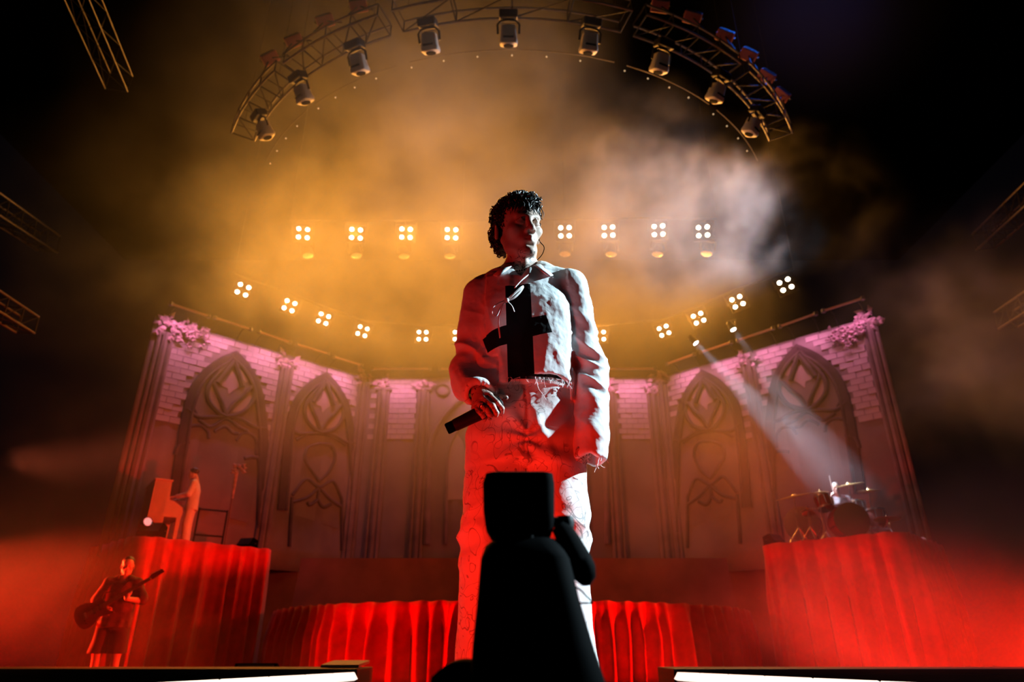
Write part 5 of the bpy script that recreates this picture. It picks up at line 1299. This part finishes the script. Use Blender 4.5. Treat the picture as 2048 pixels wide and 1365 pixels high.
f = Field((-0.32, -0.24, 0.45), (0.32, 0.26, 1.0), h_); f.loft([0.80, 0.95], [0, 0], [0.01] * 2, [0.195, 0.185], [0.14, 0.13], 0)
for s in (-1, 1): f.cone((s * 0.10, 0.01, 0.84), (s * 0.135, 0.0, 0.50), 0.115, 0.125, 0.03)
f.cut(lambda X, Y, Z: Z - 0.50 + 0 * X + 0 * Y); V, Q = f.mesh(); V = V + vnormals(V, Q) * (0.010 * vnoise(V, (12, 10, 6), 2))[:, None]; organic('shorts', (V, Q), 'shorts', guit)
f = Field((-0.12, -0.14, 1.64), (0.14, 0.16, 1.84), 0.01); f.ell(Tg((0, 0.022, 0.062)), np.array((0.079, 0.098, 0.083)) * 1.05, 0, 'add', np.array(Rg)); f.ell(Tg((0, -0.11, 0.0)), np.array((0.1, 0.09, 0.085)), 0.01, 'sub', np.array(Rg)); organic('hair', f.mesh(), 'hair_dark', guit)
# guitar: body low at the hip, neck rising over the other arm
gp = Matrix.Rotation(-math.radians(34), 3, 'Y'); GO = guit.location + Vector((-0.14, -0.27, 1.05))
gtr = empty('electric_guitar', GO, (0, 0, 0.12)); tag(gtr, 'dark electric guitar slung across the guitarist', 'guitar')
def G(x, y, z): return gp @ Vector((x, y, z))
outl = [(0.16, 0.0), (0.13, 0.10), (0.21, 0.17), (0.12, 0.15), (0.02, 0.115), (-0.08, 0.16), (-0.20, 0.17), (-0.27, 0.08), (-0.27, -0.06), (-0.21, -0.16), (-0.09, -0.16), (0.01, -0.11), (0.10, -0.14), (0.19, -0.16), (0.13, -0.07)]
ol = smooth_path([Vector(p) for p in outl] + [Vector(outl[0])], 4)[:-1]
m = MB(); m.prism([G(p[0], -0.022, p[1]) for p in ol], G(0, 0.045, 0)); m.build('guitar_body', 'wood_dark', gtr, smooth=False, bevel=0.006)
m = MB(); m.prism([G(0.10, -0.03, 0.030), G(0.76, -0.026, 0.022), G(0.76, -0.026, -0.022), G(0.10, -0.03, -0.030)], G(0, 0.022, 0)); m.build('neck', 'wood_dark', gtr, smooth=False)
m = MB(); m.prism([G(0.76, -0.024, 0.024), G(0.80, -0.024, 0.045), G(0.95, -0.024, 0.030), G(0.96, -0.024, -0.02), G(0.78, -0.024, -0.03)], G(0, 0.018, 0)); hs = m.build('headstock', 'wood_dark', gtr, smooth=False)
for k in range(6): m = MB(); c = G(0.795 + 0.026 * k, -0.02, 0.055 - 0.003 * k); m.lathe([(0.0001, -0.008), (0.007, -0.006), (0.007, 0.006), (0.0001, 0.008)], 8, Matrix.Translation(c)); m.build('tuning_peg', 'chrome', hs)
for k in (-0.02, 0.06): m = MB(); m.box(G(k, -0.028, 0), (0.03, 0.014, 0.085), gp); m.build('pickup', 'black_metal', gtr, smooth=False)
m = MB(); m.box(G(-0.13, -0.03, 0), (0.03, 0.016, 0.09), gp); m.build('bridge', 'chrome', gtr, smooth=False)
for k in range(6): m = MB(); m.tube([G(-0.13, -0.042, 0.025 - 0.01 * k), G(0.78, -0.036, 0.015 - 0.006 * k)], 0.0012, n=4); m.build('string', 'chrome', gtr)
for z_ in (-0.06, -0.1): m = MB(); m.lathe([(0.0001, -0.008), (0.012, -0.008), (0.01, 0.01), (0.0001, 0.01)], 10, Matrix.Translation(G(-0.16, -0.034, z_)) @ Matrix.Rotation(PI / 2, 4, 'X')); m.build('knob', 'black_metal', gtr)
m = MB(); m.tube(smooth3([G(0.19, 0.0, 0.15), Vector((0.20, 0.08, 0.28)), Vector((0.28, 0.20, 0.42)), Vector((0.30, 0.40, 0.36)), Vector((0.10, 0.46, 0.12)), Vector((-0.12, 0.40, -0.10)), G(-0.27, 0.02, 0.0)]), 0.022, n=8, flat=0.2); m.build('strap', 'black_matte', gtr)

# --- pianist
ksp = RIS_L[1].lerp(RIS_L[2], 0.36) + RIS_L[4] * 0.75
def onriser(R, px, back):
    A, B = R[1], R[2]; ax = 1024 + F * A.x / (A.y * math.cos(TH) + A.z * math.sin(TH)); bx = 1024 + F * B.x / (B.y * math.cos(TH) + B.z * math.sin(TH))
    p = A.lerp(B, (px - ax) / (bx - ax)) + R[4] * back
    Y = p.y; q = U(px, 1075, Y=Y); return Vector((q.x, Y, ZD - 0.025))
pk = onriser(RIS_L, 369, 0.78); pian = empty('person', pk, (0, 0, -PI / 2 + 0.25)); tag(pian, 'standing pianist in pale suit, seen from the side', 'person')
f = body_field(0.0135, 0.4); Rp = Matrix.Rotation(0.25, 3, 'X'); Tp = head_shape(f, Rp, (0, -0.07, 1.63), 1.03)
f.cone((0, -0.01, 1.56), (0, 0.02, 1.45), 0.056, 0.065, 0.04); f.loft([0.85, 1.05, 1.25, 1.42], [0] * 4, [0.02, 0.02, 0.01, 0.0], [0.15, 0.14, 0.16, 0.13], [0.11, 0.10, 0.11, 0.08], 0.05)
for s in (-1, 1):
    f.chain([(s * 0.18, 0.0, 1.40), (s * 0.23, -0.06, 1.12), (s * 0.16, -0.33, 1.06)], [0.055, 0.043, 0.03], 0.03); hands_simple(f, (s * 0.16, -0.33, 1.06), (-0.1 * s, -1, -0.15), (-s, 0, 0), (0, 0, -1), 0.6)
    f.chain([(s * 0.09, 0.01, 0.88), (s * 0.10, -0.02, 0.48), (s * 0.10, 0.03, 0.08)], [0.085, 0.058, 0.04], 0.03); f.cone((s * 0.10, 0.05, 0.04), (s * 0.11, -0.12, 0.035), 0.045, 0.036, 0.02)
organic('body', f.mesh(), 'skin', pian)
f = Field((-0.36, -0.40, 0.72), (0.36, 0.26, 1.52), 0.0135); f.loft([0.78, 1.0, 1.25, 1.43], [0] * 4, [0.02, 0.02, 0.01, 0.0], [0.19, 0.175, 0.185, 0.15], [0.145, 0.13, 0.135, 0.095], 0)
for s in (-1, 1): f.cone((s * 0.05, 0.01, 1.46), (s * 0.18, 0.0, 1.40), 0.05, 0.065, 0.03); f.chain([(s * 0.18, 0.0, 1.40), (s * 0.23, -0.06, 1.12), (s * 0.165, -0.29, 1.07)], [0.07, 0.062, 0.048], 0.025)
f.cut(lambda X, Y, Z: Z - 0.80 + 0 * X + 0 * Y); V, Q = f.mesh(); V = V + vnormals(V, Q) * (0.008 * vnoise(V, (12, 10, 6), 2))[:, None]; organic('jacket', (V, Q), 'suit', pian)
f = Field((-0.28, -0.22, 0.03), (0.28, 0.26, 0.98), 0.0135); f.loft([0.80, 0.95], [0, 0], [0.02] * 2, [0.165, 0.16], [0.125, 0.12], 0)
for s in (-1, 1): f.chain([(s * 0.09, 0.015, 0.84), (s * 0.10, 0.0, 0.48), (s * 0.10, 0.03, 0.05)], [0.10, 0.085, 0.08], 0.03)
organic('trousers', f.mesh(), 'suit', pian)
f = Field((-0.13, -0.2, 1.56), (0.13, 0.12, 1.86), 0.011); f.ell(Tp((0, 0.026, 0.062)), (0.088, 0.108, 0.094), 0, 'add', np.array(Rp)); f.ell(Tp((0, -0.105, -0.01)), (0.1, 0.085, 0.085), 0.01, 'sub', np.array(Rp)); f.ell(Tp((0, 0.0, -0.10)), (0.12, 0.12, 0.06), 0.01, 'sub'); V, Q = f.mesh(); V = V + vnormals(V, Q) * (0.010 * vnoise(V, 40, 2))[:, None]; organic('hair', (V, Q), 'hair_dark', pian)
# --- upright piano, keys towards the pianist
PO = onriser(RIS_L, 323, 0.58); RP = 0.62
pno = empty('upright_piano', PO, (0, 0, RP)); tag(pno, 'pale upright piano seen from its end on the tall riser', 'piano')
Lp = 1.22
m = MB(); m.box((-0.20, Lp / 2, 0.69), (0.30, Lp, 1.30)); m.build('case', 'piano', pno, smooth=False, bevel=0.01)
m = MB(); m.box((-0.19, Lp / 2, 1.36), (0.38, Lp + 0.06, 0.04)); m.build('lid', 'piano', pno, smooth=False, bevel=0.01)
for yy in (0.02, Lp - 0.02):
    m = MB(); m.prism([(-0.36, yy - 0.02, 0.02), (-0.04, yy - 0.02, 0.02), (-0.04, yy - 0.02, 0.56), (0.31, yy - 0.02, 0.56), (0.33, yy - 0.02, 0.70), (0.30, yy - 0.02, 0.80), (0.10, yy - 0.02, 0.92), (0.0, yy - 0.02, 0.94), (-0.02, yy - 0.02, 1.34), (-0.36, yy - 0.02, 1.34)], (0, 0.04, 0)); m.build('side_panel', 'piano', pno, smooth=False)
    m = MB(); m.box((0.26, yy, 0.28), (0.075, 0.07, 0.56), taper=1.2); m.build('leg', 'piano', pno, smooth=False, bevel=0.008)
m = MB(); m.box((0.12, Lp / 2, 0.62), (0.36, Lp - 0.06, 0.10)); m.build('key_bed', 'piano', pno, smooth=False)
keys = MB()
for k in range(36): keys.box((0.20, 0.07 + (Lp - 0.14) * (k + 0.5) / 36, 0.685), (0.14, (Lp - 0.14) / 36 - 0.003, 0.02))
tag(keys.build('keyboard', 'ivory', pno, smooth=False), kind='stuff')
m = MB(); m.box((-0.01, Lp / 2, 1.08), (0.03, 0.7, 0.24), Matrix.Rotation(-0.2, 3, 'Y')); m.build('music_desk', 'piano', pno, smooth=False)
for dy in (-0.08, 0.0, 0.08): m = MB(); m.box((-0.0, Lp / 2 + dy, 0.06), (0.12, 0.03, 0.015)); m.build('pedal', 'bronze', pno, smooth=False)
m = MB(); m.box((0.02, 0.12, 1.405), (0.10, 0.08, 0.05)); 
# --- guard rail, flower-topped stand, small floor gear on that riser
def ONR(px, back): return onriser(RIS_L, px, back)
rl = empty('guard_rail', ONR(388, 1.5)); tag(rl, 'low dark guard rail behind the pianist', 'railing')
A_, B_ = Vector((0, 0, 0)), ONR(446, 1.3) - ONR(388, 1.5)
for p in (A_, B_): m = MB(); m.tube([p, p + Vector((0, 0, 0.98))], 0.022, n=8); m.build('post', 'black_metal', rl)
for z_ in (0.35, 0.95): m = MB(); m.tube([A_ + Vector((0, 0, z_)), B_ + Vector((0, 0, z_))], 0.022, n=8); m.build('rail', 'black_metal', rl)
st = empty('microphone_stand', ONR(452, 0.7)); tag(st, 'tall leaning microphone stand wrapped with flowers at the top', 'stand')
top = U(474, 938, Y=st.location.y) - st.location
m = MB(); m.lathe([(0.0001, 0), (0.15, 0), (0.15, 0.02), (0.02, 0.04), (0.0001, 0.04)], 20); m.build('base', 'black_metal', st)
m = MB(); m.tube([(0, 0, 0.03), top * 0.5, top], 0.02, n=8); m.build('pole', 'shaft', st)
m = MB(); m.tube([top * 0.62, top * 0.95], [0.03, 0.055], n=8); m.build('wrap', 'leafy', st)
m = MB(); m.tube([top + Vector((-0.10, 0, -0.03)), top + Vector((0.16, 0, 0.08))], 0.025, n=8); m.build('microphone', 'black_metal', st)
rng = random.Random(2)
for k in range(12): m = MB(); a_ = rng.uniform(0, 2 * PI); leaf(m, top + Vector((rng.uniform(-0.04, 0.14), -0.03, rng.uniform(-0.08, 0.08))), (math.cos(a_), 0, math.sin(a_)), (0, -1, 0), 0.15, 0.05); m.build('petal', 'leafy', st, smooth=False)
def wedge(loc, rz, label, sc=1.0):
    r = empty('monitor_wedge', loc, (0, 0, rz)); tag(r, label, 'monitor')
    P = [(-0.24, -0.20, 0), (-0.24, 0.18, 0), (-0.24, 0.18, 0.30), (-0.24, -0.04, 0.36), (-0.24, -0.22, 0.12)]
    m = MB(); m.prism([Vector(p) * sc for p in P], (0.48 * sc, 0, 0)); m.build('cabinet', 'black_matte', r, smooth=False, bevel=0.01)
    q = [Vector((-0.20, -0.205, 0.145)), Vector((0.20, -0.205, 0.145)), Vector((0.20, -0.062, 0.335)), Vector((-0.20, -0.062, 0.335))]
    m = MB(); m.prism([p * sc for p in q], Vector((0, -0.012, 0.009)) * sc); m.build('grille', 'black_metal', r, smooth=False)
    for s in (-1, 1): m = MB(); m.box(Vector((s * 0.245, 0.05, 0.2)) * sc, (0.012, 0.10 * sc, 0.03 * sc)); m.build('handle', 'black_metal', r, smooth=False)
    return r
wedge(ONR(302, 0.24), 0.1, 'round-shouldered dark monitor wedge at the foot of the piano')
wedge(ONR(497, 0.4), -0.3, 'small dark monitor wedge at the inner end of the piano riser', 0.8)
wedge((U(507, 1345, Y=9.4).x, 9.5, ZF + 0.0), 0.1, 'dark monitor wedge behind the stage edge near the round platform', 1.1)
fl = empty('floor_spot', ONR(287, 0.25)); tag(fl, 'small floor spot with a pale lens beside the piano leg', 'spot light')
m = MB(); m.box((0, 0, 0.06), (0.22, 0.2, 0.12)); m.build('base', 'black_metal', fl, smooth=False, bevel=0.01)
qq = Matrix.Translation((0.05, -0.05, 0.36)) @ Vector((0.7, -0.6, 0.1)).to_track_quat('Z', 'Y').to_matrix().to_4x4()
m = MB(); m.lathe([(0.0001, -0.2), (0.07, -0.18), (0.10, 0.0), (0.09, 0.0), (0.085, -0.02)], 16, qq); m.build('head', 'black_metal', fl)
m = MB(); m.lathe([(0.0001, 0.0), (0.085, -0.012)], 16, qq); m.build('lens', emit('dim_lens', (0.9, 0.6, 0.6), 0.5), fl)
m = MB(); m.tube([(-0.1, 0, 0.12), (-0.1, 0, 0.36)], 0.014, n=6); m.tube([(0.14, 0, 0.12), (0.14, 0, 0.36)], 0.014, n=6); m.build('yoke', 'black_metal', fl)

# ------------------------------------------------------------------ drums
ZK = ZD - 0.03
def cyl_mtx(c, axis): return Matrix.Translation(Vector(c)) @ Vector(axis).to_track_quat('Z', 'Y').to_matrix().to_4x4()
GRP = 'drum kit pieces'
M['drum_head'] = mat('drum_head', (0.20, 0.06, 0.05), 0.4)
def print_head(name):
    m, nt, b = _nt(name); b.inputs['Roughness'].default_value = 0.4; tc = N(nt, 'ShaderNodeTexCoord'); n = N(nt, 'ShaderNodeTexNoise'); n.inputs['Scale'].default_value = 7; n.inputs['Detail'].default_value = 3
    nt.links.new(tc.outputs['Object'], n.inputs['Vector']); r = N(nt, 'ShaderNodeValToRGB'); r.color_ramp.elements[0].position = 0.44; r.color_ramp.elements[1].position = 0.52
    r.color_ramp.elements[0].color = (0.10, 0.025, 0.02, 1); r.color_ramp.elements[1].color = (0.62, 0.50, 0.50, 1); nt.links.new(n.outputs['Fac'], r.inputs[0]); nt.links.new(r.outputs[0], b.inputs['Base Color']); return m
M['print_head'] = print_head('printed_drum_head')
def drum(name, c, axis, rad, dep, label, head='drum_head', lugs=8, legs=0):
    """shell along axis (towards the struck or shown head), hoops, heads, lugs"""
    c = Vector(c); root = empty(name, (c.x, c.y, ZK)); tag(root, label, 'drum', GRP); q = cyl_mtx(c - root.location, axis)
    m = MB(); m.lathe([(rad, -dep / 2), (rad, dep / 2)], 28, q); m.build('shell', 'drum_red', root)
    for s in (-1, 1):
        m = MB(); m.lathe([(rad - 0.004, s * dep / 2 - 0.02), (rad + 0.016, s * dep / 2 - 0.02), (rad + 0.018, s * dep / 2 + 0.02), (rad - 0.004, s * dep / 2 + 0.02)], 28, q); m.build('hoop', 'chrome', root)
        m = MB(); m.lathe([(0.0001, s * (dep / 2 + 0.004)), (rad * 0.96, s * (dep / 2 + 0.002)), (rad - 0.003, s * dep / 2)], 28, q); m.build('drum_skin', head if s > 0 else 'drum_head', root)
    for k in range(lugs):
        a_ = 2 * PI * (k + 0.5) / lugs; m = MB(); ps = [q @ Vector(((rad + 0.014) * math.cos(a_), (rad + 0.014) * math.sin(a_), z_)) for z_ in (-dep / 2, -dep / 6, dep / 6, dep / 2)]; m.tube(ps, [0.005, 0.011, 0.011, 0.005], n=6); m.build('lug', 'chrome', root)
    for k in range(legs):
        a_ = 2 * PI * k / legs + 0.5; top_ = q @ Vector(((rad + 0.02) * math.cos(a_), (rad + 0.02) * math.sin(a_), 0)); m = MB(); m.tube([top_ + Vector((0, 0, 0.12)), (top_.x * 1.15, top_.y * 1.15, 0)], 0.012, n=6); m.build('leg', 'chrome', root)
    return root
k1 = U(1697, 1046, Y=14.75); k1.z = ZK + 0.372
drum('bass_drum', k1, (-0.10, -1, 0.02), 0.345, 0.42, 'bass drum with pale print on its front head before the drummer', 'print_head', 10, 0)
k2 = U(1607, 1052, Y=15.35); k2.z = ZK + 0.385
drum('bass_drum', k2, (-0.55, -1, 0.0), 0.36, 0.45, 'plain dark bass drum beside the printed one', 'drum_head', 10, 0)
drum('rack_tom', U(1648, 1006, Y=14.95), (-0.05, 0.30, 1), 0.165, 0.27, 'dark rack tom above the gap between the bass drums', legs=3)
drum('rack_tom', U(1716, 1016, Y=15.15), (0.05, 0.35, 1), 0.15, 0.20, 'small rack tom directly in front of the drummer\'s chest', legs=3)
drum('floor_tom', U(1752, 1040, Y=15.0), (0.0, 0.05, 1), 0.21, 0.40, 'floor tom with shiny lugs behind the low cymbal', legs=3)
drum('snare_drum', U(1680, 1022, Y=15.35), (0, 0.1, 1), 0.18, 0.14, 'shallow snare drum just below the raised stick', legs=3)
def cymbal(c, rad, tilt, label, base=None, mtl='bronze'):
    c = Vector(c); b = Vector((c.x, c.y + 0.05, ZK)) if base is None else base
    root = empty('cymbal_stand', b); tag(root, label, 'cymbal', GRP); o = c - b
    q = Matrix.Translation(o) @ Euler(tilt).to_matrix().to_4x4()
    m = MB(); m.lathe([(0.012, 0.04), (rad * 0.12, 0.036), (rad * 0.17, 0.016), (rad * 0.6, 0.004), (rad, -0.012), (rad * 0.99, -0.015), (rad * 0.6, 0.001), (rad * 0.17, 0.012), (0.012, 0.034)], 28, q); m.build('cymbal', mtl, root)
    m = MB(); m.tube([(0, 0, 0.24), (0, 0, o.z * 0.55), o + Vector((0, 0, 0.0))], [0.016, 0.014, 0.009], n=8); m.build('pole', 'chrome', root)
    m = MB(); m.lathe([(0.0001, 0.035), (0.018, 0.04), (0.016, 0.06), (0.006, 0.08), (0.0001, 0.08)], 10, q); m.build('wing_nut', 'chrome', root)
    for k in range(3): a_ = 2 * PI * k / 3 + 0.4; m = MB(); m.tube([(0, 0, 0.30), (0.22 * math.cos(a_), 0.22 * math.sin(a_), 0.01)], 0.010, n=6); m.build('leg', 'chrome', root)
    return root
cymbal(U(1588, 993, Y=15.0), 0.41, (0.10, -0.20, 0), 'wide golden crash cymbal above the plain bass drum')
cymbal(U(1697, 970, Y=15.45), 0.34, (0.10, -0.16, 0), 'golden crash cymbal beside the drummer\'s head')
cymbal(U(1737, 982, Y=15.0), 0.24, (0.08, 0.0, 0), 'small level cymbal above the floor tom')
cymbal(U(1774, 1038, Y=14.5), 0.27, (-0.06, 0.03, 0), 'low orange-lit cymbal at the outer edge of the drum riser')
cymbal(U(1616, 1020, Y=14.9), 0.17, (0.12, -0.25, 0), 'small splash cymbal below the wide golden crash')
cymbal(U(1640, 985, Y=15.5), 0.19, (0.05, -0.05, 0), 'hi-hat cymbal below the raised drumstick')
wedge(U(1556, 1082, Y=15.7) * 1.0 + Vector((0, 0.25, ZK - U(1556, 1082, Y=15.7).z)), 0.5, 'pale-edged monitor wedge at the inner corner of the drum riser', 0.8)
# throne and drummer
DC = U(1681, 1008, Y=15.95); DCx = DC.x
th = empty('drum_throne', (DCx, 16.0, ZK)); tag(th, 'round black drum throne under the drummer', 'stool')
m = MB(); m.lathe([(0.0001, 0.46), (0.17, 0.46), (0.18, 0.50), (0.16, 0.54), (0.0001, 0.545)], 20); m.build('seat', 'black_matte', th)
m = MB(); m.tube([(0, 0, 0.15), (0, 0, 0.47)], 0.02, n=8); m.build('post', 'chrome', th)
for k in range(3): a_ = 2 * PI * k / 3; m = MB(); m.tube([(0, 0, 0.28), (0.24 * math.cos(a_), 0.24 * math.sin(a_), 0.01)], 0.012, n=6); m.build('leg', 'chrome', th)
drm = empty('person', (DCx, 16.0, ZK + 0.04), (0, 0, -0.1)); tag(drm, 'drummer in pale shirt playing behind the drum kit', 'person')
f = body_field(0.0125); Rd = Matrix.Rotation(-0.25, 3, 'Z') @ Matrix.Rotation(0.15, 3, 'X'); Td = head_shape(f, Rd, (-0.04, -0.07, 1.30), 1.05)
f.cone((-0.02, -0.02, 1.23), (0, 0.0, 1.10), 0.056, 0.065, 0.04); f.loft([0.52, 0.70, 0.92, 1.08], [0] * 4, [0.03, 0.02, 0.0, -0.01], [0.17, 0.155, 0.175, 0.14], [0.125, 0.11, 0.115, 0.08], 0.05)
WD1 = np.array((-0.26, -0.30, 1.05)); WD2 = np.array((0.22, -0.40, 0.86))
f.chain([(-0.19, 0.0, 1.07), (-0.33, -0.08, 0.86), WD1], [0.057, 0.045, 0.03], 0.03); f.chain([(0.19, 0.0, 1.07), (0.33, -0.10, 0.85), WD2], [0.057, 0.045, 0.03], 0.03)
hands_simple(f, WD1, (0.1, -0.5, 0.6), (0.6, 0.3, 0.5), (0.7, 0, -0.1), 1.1); hands_simple(f, WD2, (-0.4, -0.8, 0.0), (-0.3, 0.2, 0.8), (-0.3, 0, -0.8), 1.1)
for s in (-1, 1): f.chain([(s * 0.10, 0.0, 0.60), (s * 0.20, -0.40, 0.56), (s * 0.22, -0.36, 0.10)], [0.09, 0.062, 0.042], 0.03); f.cone((s * 0.22, -0.34, 0.04), (s * 0.23, -0.52, 0.04), 0.045, 0.038, 0.02)
organic('body', f.mesh(), 'skin', drm)
f = Field((-0.42, -0.3, 0.48), (0.42, 0.26, 1.2), 0.0125); f.loft([0.54, 0.75, 0.94, 1.08], [0] * 4, [0.03, 0.02, 0.0, -0.01], [0.195, 0.18, 0.20, 0.155], [0.15, 0.135, 0.14, 0.095], 0)
for s in (-1, 1): f.cone((s * 0.05, 0.0, 1.12), (s * 0.19, 0.0, 1.07), 0.045, 0.068, 0.03); f.cone((s * 0.19, 0.0, 1.07), (s * 0.29, -0.06, 0.92), 0.072, 0.076, 0.025)
V, Q = f.mesh(); V = V + vnormals(V, Q) * (0.010 * vnoise(V, (12, 10, 8), 2))[:, None]; organic('t_shirt', (V, Q), 'tank', drm)
f = Field((-0.34, -0.5, 0.12), (0.34, 0.22, 0.66), 0.0125)
for s in (-1, 1): f.chain([(s * 0.10, 0.02, 0.60), (s * 0.20, -0.40, 0.565), (s * 0.22, -0.36, 0.16)], [0.105, 0.08, 0.07], 0.03)
organic('trousers', f.mesh(), 'shorts', drm)
f = Field((-0.17, -0.2, 1.25), (0.1, 0.1, 1.50), 0.0105); f.ell(Td((0, 0.022, 0.062)), np.array((0.080, 0.099, 0.085)) * 1.05, 0, 'add', np.array(Rd)); f.ell(Td((0, -0.105, 0.0)), np.array((0.1, 0.09, 0.088)), 0.01, 'sub', np.array(Rd)); organic('hair', f.mesh(), mat('cropped_hair', (0.12, 0.10, 0.09), 0.6), drm)
def stick(a, b, label):
    a, b = Vector(a), Vector(b); r = empty('drumstick', a); tag(r, label, 'drumstick', 'drumsticks'); d = b - a
    m = MB(); m.tube([(0, 0, 0), d * 0.75, d * 0.96], [0.009, 0.008, 0.005], n=8); m.build('shaft', 'ivory', r)
    m = MB(); m.tube([d * 0.95, d * 0.975, d], [0.004, 0.008, 0.003], n=8); m.build('tip', 'ivory', r)
sb = drm.matrix_basis if False else None
RZ_ = Matrix.Rotation(-0.1, 3, 'Z')
h1 = drm.location + RZ_ @ Vector((-0.225, -0.36, 1.13)); h2 = drm.location + RZ_ @ Vector((0.18, -0.49, 0.86))
stick(h1 + Vector((0.01, 0, -0.08)), h1 + Vector((-0.035, -0.05, 0.40)), 'pale drumstick raised upright beside the drummer\'s head')
stick(h2 + Vector((0.06, 0.06, -0.01)), h2 + Vector((-0.22, -0.22, 0.05)), 'pale drumstick held low over the toms')
